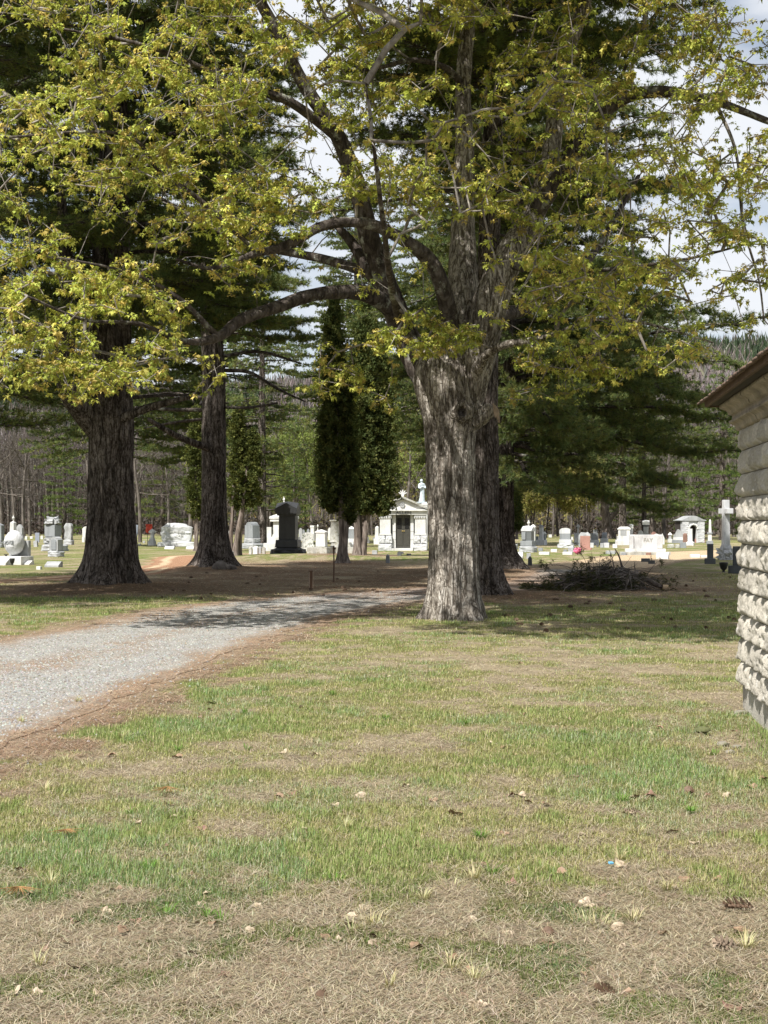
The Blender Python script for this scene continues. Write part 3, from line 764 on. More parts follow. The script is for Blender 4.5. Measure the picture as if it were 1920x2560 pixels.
cen2 = np.array((2.8, 24.2, 13.6)) + unit(r, 15000) * (r.random((15000, 1)) ** .4) * (8.2, 5.9, 5.4)  # upper crown out of view: oversized leaves packed in to shade the ground
cl = fbm(cen2[:, 0] * .55, cen2[:, 1] * .55, cen2[:, 2] * .55, 2, 19)
cen2 = cen2[(cen2[:, 2] > H + HY / F * cen2[:, 1] + .25) & (cen2[:, 0] > -5.5) & (cl > .40)]
place(leaf_clusters(r, cen2, None, np.full(len(cen2), .9), 6, .17, pal, 'maple_leaf', 'crown'))
shade_cen = np.array((.8, 15.8, 10.6)) + unit(r, 2600) * (r.random((2600, 1)) ** .4) * (4.8, 2.7, 1.9)  # unseen leaf mass added on the front boughs to cast shade
shade_cen = shade_cen[(shade_cen[:, 2] > H + HY / F * shade_cen[:, 1] + .3) & (fbm(shade_cen[:, 0] * .8, shade_cen[:, 1] * .8, shade_cen[:, 2] * .8, 2, 29) > .42)]
place(leaf_clusters(r, shade_cen, None, np.full(len(shade_cen), .9), 6, .14, pal, 'maple_leaf', 'crown'))
# ------------------------------------------------------------------ white pines
def needles(r, cen, axis, n, length, width, pal, up=.25):
    m = len(cen) * n
    c = np.repeat(cen, n, 0); ax = np.repeat(axis, n, 0)
    d = ax * .75 + unit(r, m) * .75 + np.array((0, 0, up)); d /= np.linalg.norm(d, axis=1)[:, None]
    w = np.cross(d, unit(r, m)); w /= np.linalg.norm(w, axis=1)[:, None] + 1e-9
    L = length * (.7 + .6 * r.random((m, 1)))
    b = c + d * L * .06
    V = np.stack((b + w * width * .5, b - w * width * .5, c + d * L), 1).reshape(-1, 3)
    T = np.arange(3 * m).reshape(-1, 3)
    cc = pal[r.integers(0, len(pal), len(cen))] * (1 + (r.random((len(cen), 1)) - .5) * .5)
    return V, T, np.clip(np.repeat(np.repeat(cc, n, 0), 3, 0), 0, 1)
PINE_PAL = np.array(((.14, .175, .065), (.12, .16, .062), (.165, .19, .068), (.10, .14, .06), (.185, .19, .068)))
PINE_LIT = np.array(((.12, .17, .05), (.14, .185, .055), (.10, .15, .05), (.15, .19, .06)))  # greens for far pines in sun, the lit look put into the colour

def pine_branches(r, axis_at, z0, z1, Lfun, whorl, per, tw, nn, nl, nw, pal, droop=(.1, .35), skip=None, gap=.16, dens=1.0):
    """whorled plate-like branches: returns limb segments and needle triangles"""
    A, B, ra, rb, cen, axs = [], [], [], [], [], []
    z = z0
    while z < z1:
        a0 = r.random() * 6.28
        for k in range(per):
            az = a0 + k * 6.283 / per + r.normal() * .35
            if skip and skip(z, az): continue
            L = Lfun(z, az) * (.65 + .5 * r.random())
            if L < .3: continue
            zz = z + r.normal() * .15
            b = axis_at(zz); d = np.array((math.cos(az), math.sin(az), 0)); up = np.array((0, 0, 1.0))
            rise, sag = droop[0] + r.normal() * .06, droop[1] * (.7 + .6 * r.random())
            m = max(5, int(L / .35)); s = np.linspace(0, 1, m)
            wob = np.cumsum(r.normal(size=(m, 3)) * (.03, .03, .02), 0) * math.sqrt(L)
            p = b + d * (s * L)[:, None] + up * ((rise * s - sag * s * s + .12 * s ** 4) * L)[:, None] + wob
            rr = (.012 + .0105 * L) * (1 - s * .85) * tw
            A.append(p[:-1]); B.append(p[1:]); ra.append(rr[:-1]); rb.append(rr[1:])
            nb = int(L / .3 * 2 * dens)
            for q in range(nb):
                s0 = .18 + .82 * r.random() ** .8
                f = s0 * (m - 1); i = min(int(f), m - 2); f -= i
                o = p[i] * (1 - f) + p[i + 1] * f
                t = p[i + 1] - p[i]; t /= np.linalg.norm(t)
                sd = 1 if q % 2 else -1
                ang = sd * r.uniform(.5, 1.15)
                dr = np.array((t[0] * math.cos(ang) - t[1] * math.sin(ang), t[0] * math.sin(ang) + t[1] * math.cos(ang), t[2] * .5 + r.normal() * .14 - .05))
                l = min(1.5, (.22 + .36 * L * (1 - s0) + .25 * r.random())) * (.6 + .6 * r.random())
                e = o + dr * l + np.array((0, 0, .08 * l))
                A.append(o[None]); B.append(e[None]); ra.append(np.array([.010 * tw])); rb.append(np.array([.004 * tw]))
                u = np.arange(.25, 1.001, gap / max(l, gap)) if l > gap else np.array((1.0,))
                u = u + (r.random(len(u)) - .5) * .1
                cen.append(o + (e - o) * u[:, None] + r.normal(size=(len(u), 3)) * (.06, .06, .035)); axs.append(np.repeat(dr[None] / np.linalg.norm(dr), len(u), 0))
            cen.append(p[-2:]); axs.append(np.repeat(((p[-1] - p[-2]) / np.linalg.norm(p[-1] - p[-2]))[None], 2, 0))
        z += whorl * (.7 + .6 * r.random())
    if not cen: return (np.zeros((0, 3)), np.zeros((0, 3)), np.zeros(0), np.zeros(0)), (np.zeros((0, 3)), np.zeros((0, 3), int), np.zeros((0, 3)))
    cen, axs = np.vstack(cen), np.vstack(axs)
    return (np.vstack(A), np.vstack(B), np.concatenate(ra), np.concatenate(rb)), needles(r, cen, axs, nn, nl, nw, pal)

def white_pine(seed, label, pts, Z0, top, zc, Lmax, flare, extra=(), skip=None, whorl=.62, per=5, dens=1.0, ridge=.03, droop=(.12, .30), dead=(), nn=16, Lf=None):
    r = rng(seed)
    p, rd = limb(pts, Z0)
    last = p[-1]; p = np.vstack((p, (last + np.array((0, 0, top * .55 + last[2] * .45 - last[2])))[None], (last + np.array((.1, .1, top - last[2])))[None])); rd = np.r_[rd, rd[-1] * .55, .03]
    e = empty('pine_tree', (p[0][0], Z0, 0), 0, label, 'tree')
    off = Matrix.Translation(-e.location)
    rg = ridges(ridge, 8, .7, seed, .04)
    def disp(TH, SS, R):
        q = rg(TH, SS, R)
        return q + flare * (np.exp(-SS / .35) * .75 + np.exp(-SS / 1.1) * .22) * (.35 + .65 * np.clip(.5 + .6 * np.cos(TH * 4 + seed) + .4 * np.cos(TH * 7 + 2 * seed), 0, 1.3))
    V, q = tube(p, rd, .07, 90, disp)
    t = Pile(); t.add(V, q)
    for k, lst in enumerate(extra):
        lp, lr = limb(lst, Z0); V, q = tube(lp, lr, .08, 14, ridges(.008, 4, 1, seed + k, .1)); t.add(V, q)
    o = t.mesh('trunk', MATS['pine_bark'], None, True); o.parent = e; o.matrix_parent_inverse = off
    zs = p[:, 2]
    ax = lambda z: np.array([np.interp(z, zs, p[:, 0]), np.interp(z, zs, p[:, 1]), z])
    def L0(z, az):
        f = (z - zc) / (top - zc)
        return Lmax * np.interp(f, (0, .12, .4, .75, 1), (.75, .95, 1, .62, .12))
    Lf = Lf or L0
    zt = max(zc + 1, min(top, 1.62 + 1380 / F * Z0))
    s1, n1 = pine_branches(r, ax, zc, zt, Lf, whorl, per, 1.0, nn, .17, .018 * max(1, Z0 / 42), PINE_PAL, droop, skip, .13, dens * 2.2)
    s2, n2 = pine_branches(r, ax, zt, top - .4, lambda z, az: Lf(z, az) * 1.2, whorl * 1.2, per, 1.0, 10, .28, .075, PINE_PAL, droop, None, .24, 1.2)  # tops out of view, boughs lengthened and thickened to cast more shade
    br = Pile()
    for s in (s1, s2):
        if len(s[0]): br.add(*prisms(*s, 4))
    for k, lst in enumerate(dead):
        lp, lr = limb(lst, Z0); br.add(*tube(lp, lr, .1, 7))
        for j in range(int(5 + 5 * r.random())):
            f = .25 + .7 * r.random(); i = f * (len(lp) - 1); b = lp[int(i)] + (lp[min(int(i) + 1, len(lp) - 1)] - lp[int(i)]) * (i - int(i))
            d = unit(r, 1)[0]; d[2] *= .5; l = .4 + .9 * r.random()
            m = b + d * l * .5 + r.normal(size=3) * .08; c = b + d * l + r.normal(size=3) * .15
            br.add(*prisms(np.array([b, m]), np.array([m, c]), np.array([.014, .009]), np.array([.009, .004]), 4))
    o = br.mesh('branches', MATS['limb_bark'], None); o.parent = e; o.matrix_parent_inverse = off
    cr = Pile(); cr.add(n1[0], n1[1], n1[2]); 
    if len(n2[0]): cr.add(n2[0], n2[1], n2[2])
    o = cr.mesh('crown', MATS['needles'], None); o.parent = e; o.matrix_parent_inverse = off
    return e

white_pine(101, 'massive dark pine with flared roots, nearest the drive left of the maple',
           [(240, 1274, 0, 104), (240, 1240, 0, 103), (240, 1150, 0, 98), (240, 1000, 0, 95), (240, 900, 0, 96), (238, 800, 0, 92), (240, 600, 0, 85), (240, 480, 0, 78), (245, 350, 0, 62), (250, 200, 0, 50), (255, 30, 0, 40)],
           35.5, 26, 5.0, 4.6, .66, ([(215, 930, 0, 60), (180, 885, -.3, 56), (150, 840, -.6, 50), (140, 760, -.9, 44), (150, 640, -1.0, 36), (135, 480, -1.0, 24), (130, 340, -1, 10)],
                                     [(262, 905, -.4, 22), (310, 885, -.6, 18), (370, 868, -.9, 14), (420, 855, -1.1, 8)], [(255, 395, -.2, 26), (290, 330, -.5, 24), (330, 300, -.8, 18), (380, 290, -1.2, 8)]),
           skip=lambda z, az: z < 6.4 and math.cos(az) > -.35, ridge=.045, nn=16,
           dead=([(275, 860, .5, 8), (340, 855, .8, 7), (430, 852, 1.2, 4)], [(270, 800, -.6, 8), (340, 770, -1.2, 6), (420, 760, -1.8, 3)]))
white_pine(102, 'slender dark pine behind the left track, pale stone among its roots',
           [(463, 1234, 0, 70), (463, 1212, 0, 64), (462, 1100, 0, 54), (462, 900, 0, 50), (460, 780, 0, 48), (452, 640, 0, 42), (450, 500, 0, 38), (448, 350, 0, 32), (450, 200, 0, 26), (452, 0, 0, 18)],
           49, 25, 5.4, 3.6, .75, ([(452, 968, -.4, 16), (415, 955, -.8, 15), (370, 935, -1.2, 13), (320, 905, -1.5, 8)],),
           skip=lambda z, az: z < 9.5 and not (math.cos(az) > .2 and int(z * 7) % 2 == 0), ridge=.035,
           dead=([(440, 885, 0, 9), (380, 885, .3, 8), (290, 880, .6, 5)], [(440, 905, 0, 7), (380, 912, .3, 6), (310, 925, .6, 3)], [(480, 880, 0, 7), (540, 880, -.3, 6), (600, 870, -.5, 4)],
                 [(485, 800, 0, 9), (540, 805, .2, 8), (600, 840, .4, 6), (660, 868, .6, 3)], [(480, 770, 0, 8), (560, 760, .2, 7), (650, 785, .4, 4)], [(440, 860, 0, 8), (370, 850, .2, 7), (300, 855, .4, 4)]))
white_pine(103, 'dark pine with a burl at its foot, close behind the maple trunk',
           [(1050, 1292, 0, 66), (1050, 1262, 0, 64), (1049, 1230, 0, 62), (1046, 1100, 0, 58), (1048, 900, 0, 56), (1050, 700, 0, 50), (1058, 500, 0, 46), (1062, 300, 0, 40), (1085, 150, 0, 34), (1105, 0, 0, 28)],
           32.3, 25, 7.6, 4.4, .42, (), ridge=.04, per=5, droop=(.14, .22),
           skip=lambda z, az: z < 9.0 and math.cos(az) < .2)
white_pine(104, 'broad pine whose dark boughs droop low over the brush pile',
           [(1085, 1237, 0, 62), (1085, 1210, 0, 56), (1084, 1180, 0, 52), (1085, 1000, 0, 50), (1087, 800, 0, 46), (1090, 500, 0, 40), (1090, 200, 0, 30)],
           47, 26, 3.1, 6.4, .8, (), ridge=.04, droop=(.08, .30), per=6, whorl=.55, dens=.9,
           skip=lambda z, az: z < 6.5 and math.cos(az) < -.1,
           Lf=lambda z, az: np.interp(z, (3, 5, 8, 13, 20, 26), (6.0, 7.8, 7.2, 5.5, 4.2, .5)) * (1 if math.cos(az) > -.2 else .6))
# the two roots-and-stone lumps at the slender pine's foot, the burl of the dark pine
def lump(name, mat, c, s, seed, parent=None, sub=4, amp=.25):
    bm = bmesh.new(); bmesh.ops.create_icosphere(bm, subdivisions=sub, radius=1)
    co = np.array([v.co for v in bm.verts])
    k = 1 + amp * (fbm(co[:, 0] * 1.6 + 5, co[:, 1] * 1.6, co[:, 2] * 1.6, 4, seed) - .5) * 2
    for v, q in zip(bm.verts, co * k[:, None] * np.array(s) + np.array(c)): v.co = q
    me = bpy.data.meshes.new(name); bm.to_mesh(me); bm.free()
    return link(name, me, MATS[mat], parent, True)
P2, P3 = [o for o in C.objects if o.name.startswith('pine_tree')][1:3]
for k, (x, y, w, h) in enumerate(((475, 1232, 20, 22), (497, 1228, 15, 12))):
    p = P(x * S, y * S, 47.6); s = w * S * 47.6 / F
    o = lump('root', 'grey_bark', (p[0], 47.6, .1), (s * .9, s * .9, h * S * 47.6 / F * .75), 300 + k); o.parent = P2; o.matrix_parent_inverse = Matrix.Translation(-P2.location)
p = P(1062 * S, 1250 * S, 32.0)
o = lump('burl', 'pine_bark', (p[0] - .06, 32.15, .28), (.33, .33, .46), 310, None, 5, .5); o.parent = P3; o.matrix_parent_inverse = Matrix.Translation(-P3.location)

# ------------------------------------------------------------------ arborvitae (dark columns of flat sprays on forked trunks)
CED_D = np.array(((.075, .092, .034), (.09, .105, .036), (.06, .08, .03), (.115, .12, .042)))
CED_L = np.array(((.075, .09, .03), (.095, .108, .033), (.062, .077, .027), (.115, .122, .038)))
def sprays(r, cen, out, n, size, pal):
    m = len(cen) * n
    c = np.repeat(cen, n, 0) + unit(r, m) * size * .9
    d = np.repeat(out, n, 0) * .55 + unit(r, m) * .7 + np.array((0, 0, .35)); d /= np.linalg.norm(d, axis=1)[:, None]
    w = np.cross(d, unit(r, m)); w /= np.linalg.norm(w, axis=1)[:, None] + 1e-9
    L = size * (.6 + .9 * r.random((m, 1)))
    V = np.stack((c, c + d * L * .55 + w * L * .3, c + d * L, c + d * L * .5 - w * L * .3), 1).reshape(-1, 3)
    o = (np.arange(m) * 4)[:, None]
    T = np.stack((o + (0, 1, 2), o + (0, 2, 3)), 1).reshape(-1, 3)
    cc = pal[r.integers(0, len(pal), len(cen))] * (1 + (r.random((len(cen), 1)) - .5) * .6)
    return V, T, np.clip(np.repeat(np.repeat(cc, n, 0), 4, 0), 0, 1)
def arborvitae(seed, label, Z, foot, stems, colx, y0, y1, w, pal, n=2600, size=.2):
    """stems: lists of (x, y, width); crown column centred colx from row y0 (top) to y1, half width w px (1659 scale)"""
    r = rng(seed)
    e = empty('cedar_tree', (P(foot * S, 0, Z)[0], Z, 0), 0, label, 'tree'); off = Matrix.Translation(-e.location)
    t = Pile()
    for k, st in enumerate(stems):
        p, rd = limb([(a, b, (k - 1) * .12, c) for a, b, c in st], Z)
        V, q = tube(p, rd, .09, 22, lambda TH, SS, R, k=k: ridges(.025, 5, .6, seed + k, .08)(TH, SS, R) + np.exp(-SS / .3) * .10 * (.4 + .6 * np.cos(TH * 3 + k) ** 2)); t.add(V, q)
    o = t.mesh('trunk', MATS['cedar_bark'], None, True); o.parent = e; o.matrix_parent_inverse = off
    cols = colx if isinstance(colx, list) else [(colx, y0, y1, w)]
    cen, outv = [], []
    for cx, a, b, ww in cols:
        base = P(cx * S, b * S, Z); top = P(cx * S, a * S, Z); R = ww * S * Z / F
        m = int(n * 1.15 * (b - a) * ww / (430 * 45))
        f = r.random(m); th = r.random(m) * 6.283
        prof = np.interp(f, (0, .06, .2, .6, .88, 1), (.35, .75, 1, .9, .6, .15))
        lum = .35 + 1.15 * fbm(np.cos(th) * 1.3 + cx, np.sin(th) * 1.3, f * (b - a) / 34, 3, seed)
        lum *= np.where(fbm(np.cos(th) * 2 + cx, np.sin(th) * 2, f * (b - a) / 20, 2, seed + 1) < .42, .4, 1)
        lum *= .7 + .7 * r.random(m) ** 2
        rr = R * prof * lum * np.sqrt(.25 + .75 * r.random(m))
        z = base[2] + f * (top[2] - base[2])
        cen.append(np.c_[base[0] + rr * np.cos(th), Z + rr * np.sin(th), z]); outv.append(np.c_[np.cos(th), np.sin(th), np.zeros(m)])
    V, T, cc = sprays(r, np.vstack(cen), np.vstack(outv), 14, size * .5, pal)
    o = link('crown', mesh_np('crown', V, T, cc), MATS['needles'], None); o.parent = e; o.matrix_parent_inverse = off
    return e
arborvitae(201, 'dark narrow cedar with a trunk forking low, in front of the others', 57.5, 740,
           [[(740, 1217, 26), (740, 1190, 20), (743, 1150, 20), (738, 1100, 15), (733, 1000, 11), (728, 880, 8)], [(742, 1160, 15), (750, 1120, 13), (757, 1060, 10), (760, 960, 7)], [(744, 1150, 8), (747, 1100, 7), (745, 1020, 6)]],
           [(722, 640, 1105, 34), (752, 800, 1130, 28), (705, 880, 1095, 22)], 0, 0, 0, CED_D, 2600, .20)
arborvitae(202, 'wider dark cedar clump on three pale trunks beside the white tomb', 66.5, 776,
           [[(772, 1205, 20), (772, 1150, 15), (768, 1090, 13), (765, 980, 10)], [(782, 1204, 18), (790, 1140, 13), (800, 1080, 11), (815, 980, 8)], [(775, 1195, 14), (783, 1120, 13), (783, 1040, 10)]],
           [(790, 640, 1110, 42), (826, 760, 1112, 34), (765, 760, 1100, 34)], 0, 0, 0, CED_D, 2600, .22)
arborvitae(203, 'sunlit cedar with two leaning pale trunks right of the slender pine', 66, 512,
           [[(508, 1205, 14), (512, 1160, 11), (525, 1090, 10), (535, 1000, 7)], [(497, 1203, 11), (500, 1140, 9), (505, 1060, 8), (510, 980, 6)], [(515, 1206, 11), (520, 1150, 8), (528, 1080, 7)]],
           [(515, 880, 1100, 26), (545, 930, 1095, 26)], 0, 0, 0, CED_L, 2600, .20)
arborvitae(204, 'yellow-green sunlit cedar peeking out left of the slender pine', 80, 424, [[(424, 1190, 9), (424, 1100, 8), (424, 1000, 5)]],
           [(424, 880, 1120, 24)], 0, 0, 0, CED_L, 3200, .24)
arborvitae(205, 'small round green cedar far off right of the pine trunks', 115, 1116, [[(1116, 1165, 5), (1116, 1100, 4), (1116, 1060, 3)]],
           [(1116, 1040, 1146, 15)], 0, 0, 0, CED_D, 5200, .3)

white_pine(106, 'pine standing outside the picture to the left of the drive', [(-390, 1450, 0, 104), (-390, 1400, 0, 98), (-390, 1000, 0, 80), (-390, 500, 0, 62), (-390, 100, 0, 40)], 27, 25, 4.5, 5.0, .7, (), nn=8, dens=.8)

for sd_, px_, Z_, lab, L_ in ((111, 1080, 104, 'tall pine hidden behind the two dark pine trunks, boughs showing above', 7.5), (112, 985, 100, 'tall pine standing straight behind the maple trunk', 7.0), (113, 243, 98, 'tall pine standing straight behind the massive left pine', 7.0),
                              (114, 466, 106, 'tall pine standing straight behind the slender pine', 6.6), (115, -120, 38, 'pine at the left edge with low green boughs reaching into the picture', 5.6), (116, 1345, 140, 'tall pine behind the brush pile whose boughs rise right of the maple', 7.6), (118, 770, 122, 'tall pine rising directly behind the dark cedars', 6.2)):
    yb_ = (HY + F * H / Z_) / S
    wt = 26 if sd_ == 115 else 15
    white_pine(sd_, lab, [(px_, yb_ + 2, 0, wt * 1.5), (px_, yb_ - 20, 0, wt * 1.2), (px_, yb_ - 120, 0, wt), (px_, 700, 0, wt * .8), (px_, 400, 0, wt * .5)], Z_, 31 if sd_ != 115 else 24, 4.5 if sd_ == 115 else (8.5 if sd_ in (116, 117) else 6.5), L_, .3, (), nn=10, dens=.55, ridge=.015)
# ------------------------------------------------------------------ hills and far woods
hx = np.linspace(-900, 900, 181); hy = np.r_[np.linspace(290, 1400, 75)]
HX, HYY = np.meshgrid(hx, hy)
def hill_z(X, Y):
    u = X / Y
    el = np.interp(u, (-.6, -.2, -.05, .08, .2, .35, .6), (.075, .082, .088, .098, .118, .125, .12)) + .014 * (fbm(u * 14, Y * 0, seed=61) - .5)
    f = sstep(330, 1000, Y)
    return f * (el * 1000 + 1) * (1 + .25 * (fbm(X * .008, Y * .008, seed=62) - .5)) - sstep(1000, 1400, Y) * 60 - 1.5
HZ = hill_z(HX, HYY)
i = np.arange(HX.size).reshape(HX.shape)
q = np.stack((i[:-1, :-1], i[:-1, 1:], i[1:, 1:], i[1:, :-1]), -1).reshape(-1, 4)
n = fbm(HX * .02, HYY * .012, seed=63)[..., None]
hc = np.array((.095, .085, .088)) * (1 - n) + np.array((.13, .115, .10)) * n
groundmat('hill_mat', .75, 1.2, .6, 1.0, (.03, .25, 1.5))
tag(link('hills', mesh_np('hills', np.c_[HX.ravel(), HYY.ravel(), HZ.ravel()], q, hc.reshape(-1, 3)), MATS['hill_mat'], None, True), 'bare wooded hills behind the cemetery', 'hills', kind='structure')
r = rng(31)
n = 34000
y = 340 + 620 * r.random(n) ** 1.2; x = (r.random(n) * 2 - 1) * y * .34
z = hill_z(x, y); con = fbm(x * .02, y * .012, seed=64) + .1 * r.random(n) > .60
h = np.where(con, 9 + 7 * r.random(n), 9 + 6 * r.random(n)); w = np.where(con, 2.2 + 1.5 * r.random(n), .4 + 1.2 * r.random(n))
a = r.random(n) * 3.14; ca, sa = np.cos(a), np.sin(a)
tt = r.normal(size=(n, 2)) * .22
top = np.c_[x + tt[:, 0] * h, y + tt[:, 1] * h, z + h]
V = np.stack((np.c_[x - ca * w * .5, y - sa * w * .5, z + np.where(con, 0, h * .3)], np.c_[x + ca * w * .5, y + sa * w * .5, z + np.where(con, 0, h * .4)], top), 1)
V2 = np.stack((np.c_[x + sa * w * .5, y - ca * w * .5, z + np.where(con, 0, h * .3)], np.c_[x - sa * w * .5, y + ca * w * .5, z + np.where(con, 0, h * .35)], top), 1)
pal = np.array(((.15, .13, .135), (.12, .105, .105), (.175, .15, .145), (.16, .15, .11), (.19, .165, .16)))
cc = np.where(con[:, None], np.array((.05, .07, .04)), pal[r.integers(0, 5, n)]) * jitter(r, n, .25)
V = np.vstack((V.reshape(-1, 3), V2.reshape(-1, 3)))
tag(link('forest', mesh_np('forest', V, np.arange(len(V)).reshape(-1, 3), np.vstack((np.repeat(cc, 3, 0),) * 2)), MATS['far_twigs']), 'bare grey spring forest covering the far hillside', 'forest', kind='stuff')

# woods closing the view behind the last graves: trunks, brush and twigs that read as one mass
n = 1500
y = 215 + 75 * r.random(n); x = (r.random(n) * 2 - 1) * y * .36
h = 9 + 9 * r.random(n); rad = .06 + .13 * r.random(n) ** 2
A = np.c_[x, y, np.zeros(n)]; B = A + np.c_[r.normal(size=n) * .5, r.normal(size=n) * .5, h]
p = Pile()
tc3 = np.array(((.12, .105, .093), (.075, .063, .055), (.17, .155, .142), (.10, .08, .065)))
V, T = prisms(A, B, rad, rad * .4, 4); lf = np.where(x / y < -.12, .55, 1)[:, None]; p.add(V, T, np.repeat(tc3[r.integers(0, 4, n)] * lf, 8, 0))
n = 90000
y = 205 + 85 * r.random(n); x = (r.random(n) * 2 - 1) * y * .36; z = 15 * r.random(n) ** 1.1
A = np.c_[x, y, z]; d = unit(r, n); d[:, 2] = np.abs(d[:, 2]) * .9 + .1; L = .8 + 1.8 * r.random((n, 1)); w = np.cross(d, unit(r, n)) * (.02 + .05 * r.random((n, 1)))
V = np.stack((A + w, A - w, A + d * L), 1).reshape(-1, 3)
u = x / y
gk = np.clip(np.interp(u, (-.3, -.16, -.1, -.02, .08, .12, .2, .3), (.02, .03, .3, .45, .5, .45, .08, .1)) , 0, 1)
k = fbm(x * .05, z * .12, y * .05, 2, 66) + .25 * (r.random(n) - .5) < gk * 1.1
tw3 = np.array(((.09, .078, .07), (.065, .053, .046), (.115, .10, .09), (.085, .07, .055)))
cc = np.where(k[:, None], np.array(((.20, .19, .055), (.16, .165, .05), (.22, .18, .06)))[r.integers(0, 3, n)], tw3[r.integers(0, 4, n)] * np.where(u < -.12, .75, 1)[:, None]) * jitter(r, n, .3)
p.add(V, np.arange(3 * n).reshape(-1, 3), np.repeat(cc, 3, 0))
n = 26000
y = 198 + 40 * r.random(n); x = (r.random(n) * 2 - 1) * y * .36; z = 2.2 * r.random(n) ** 2
d = unit(r, n); A = np.c_[x, y, z]; w = np.cross(d, unit(r, n)) * .16
V = np.stack((A + w, A - w, A + d * .7), 1).reshape(-1, 3); p.add(V, np.arange(3 * n).reshape(-1, 3), np.repeat(tw3[r.integers(0, 4, n)] * .8 * jitter(r, n, .3), 3, 0))
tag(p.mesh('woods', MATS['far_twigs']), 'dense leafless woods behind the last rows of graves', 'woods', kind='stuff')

# ------------------------------------------------------------------ single trees of the wood's edge
def bare_skeleton(r, Ht, r0, forks=4, spread=.55):
    A, B, ra, rb, tips = [], [], [], [], []
    st = [(np.zeros(3), np.array((r.normal() * .04, r.normal() * .04, 1.0)), Ht * .55, r0, 0)]
    while st:
        p, d, L, rad, lv = st.pop()
        k = 5 if lv == 0 else 3
        for i in range(k):
            d = d + unit(r, 1)[0] * (.07 if lv == 0 else .16) + np.array((0, 0, .04)); d /= np.linalg.norm(d)
            q = p + d * L / k; r2 = rad * (1 - .45 / k)
            A.append(p); B.append(q); ra.append(rad); rb.append(r2); p = q; rad = r2
            if lv < forks and (lv > 0 or i >= 1):
                for _ in range(1 if lv == 0 else 1 + (r.random() < .55)):
                    e = d * (.75 if lv else .5) + unit(r, 1)[0] * spread * 1.25; e[2] += .12; e /= np.linalg.norm(e)
                    st.append((p, e, L * (.5 if lv == 0 else .62) * (.7 + .5 * r.random()), max(.012, rad * .5), lv + 1))
        tips.append(p)
    return np.array(A), np.array(B), np.array(ra), np.array(rb), np.array(tips)
def proto_bare(seed, name, mat, Ht, r0, label, leaves=None, dens=2, size=.22):
    r = rng(seed)
    e = empty(name, (0, 0, 0), 0, label, 'tree')
    A, B, ra, rb, tips = bare_skeleton(r, Ht, r0)
    big = ra > .045
    pl = Pile(); pl.add(*prisms(A[big], B[big], ra[big], rb[big], 6)); pl.mesh('trunk', MATS[mat], e)
    pl = Pile(); pl.add(*prisms(A[~big], B[~big], np.maximum(ra[~big], .016), np.maximum(rb[~big], .012), 3)); pl.mesh('twigs' if leaves is None else 'branches', MATS[mat], e)
    if leaves is not None:
        c = np.repeat(tips, dens, 0); c = c + r.normal(size=c.shape) * .3
        V, T, cc = sprays(r, c, unit(r, len(c)), 4, size, leaves); link('crown', mesh_np('crown', V, T, cc), MATS['bud_leaf'], e)
    return e
BUD = np.array(((.21, .21, .06), (.17, .18, .05), (.24, .21, .075), (.19, .16, .06)))
BUDG = np.array(((.15, .19, .055), (.18, .21, .06), (.13, .16, .05)))
def far_pine(seed, label, Ht, L, pal, zc=.12, nn=9):
    r = rng(seed); e = empty('pine_tree', (0, 0, 0), 0, label, 'tree')
    V, q = tube(np.array([(0, 0, 0), (0, 0, Ht * .5), (0.1, 0, Ht)]), [.28, .18, .03], .6, 8); pl = Pile(); pl.add(V, q); pl.mesh('trunk', MATS['pine_bark'], e)
    s, nd = pine_branches(r, lambda z: np.array((0, 0, z)), Ht * zc, Ht - .3, lambda z, az: L * np.interp(z / Ht, (0, .25, .6, 1), (.8, 1, .75, .08)), .75, 5, 1.2, nn, .26, .045, pal, (.12, .2), None, .26, .7)
    pl = Pile(); pl.add(*prisms(*s, 3)); pl.mesh('branches', MATS['limb_bark'], e)
    pl = Pile(); pl.add(*nd); pl.mesh('crown', MATS['needles'], e)
    return e
PROTO = {
    'b1': proto_bare(401, 'bare_tree', 'grey_bark', 17, .24, ''), 'b2': proto_bare(402, 'bare_tree', 'grey_bark', 15, .18, ''), 'b3': proto_bare(403, 'bare_tree', 'limb_bark', 18, .22, ''),
    'y1': proto_bare(404, 'budding_tree', 'grey_bark', 13, .17, '', BUD, 2), 'y2': proto_bare(405, 'budding_tree', 'limb_bark', 10, .14, '', BUD, 3), 'y3': proto_bare(406, 'budding_tree', 'grey_bark', 15, .18, '', BUDG, 2),
    'p1': far_pine(407, '', 17, 3.6, PINE_PAL), 'p2': far_pine(408, '', 14, 3.2, PINE_LIT, .06)}
WOODS = {'b': ('leafless grey tree in the edge of the far wood', 'bare trees along the wood edge'), 'y': ('far tree hazed with yellow-green buds at the wood edge', 'budding trees along the wood edge'),
         'p': ('dark pine among the bare trees of the far wood edge', 'pines along the wood edge')}
used = set()
def put_tree(kd, px, Z, s, rot, label=None, group=None):
    o = PROTO[kd]
    if kd in used: o = copy_tree(o)
    used.add(kd)
    o.location = ((px - 960) / F * Z, Z, 0); o.rotation_euler = (0, 0, rot); o.scale = (s, s, s)
    o['label'] = label or WOODS[kd[0]][0]
    if not label: o['group'] = WOODS[kd[0]][1]
    return o
r = rng(33)
put_tree('p2', 1806, 136, 1.3, .4, 'bright sunlit pine standing behind the tall white cross')
put_tree('p2', 1745, 165, 1.2, 2.0, 'pale green pine rising behind the arched tomb and the broad pine')
put_tree('p1', 655, 92, 1.15, 1.0, 'thin pine right of the slender pine, its trunk straight and bare')
put_tree('p2', 735, 165, .75, 1.3, 'small light green pine right behind the black monument')
put_tree('p2', 160, 140, .8, 3.0, 'low yellow-green pine against the dark woods left of the massive pine')
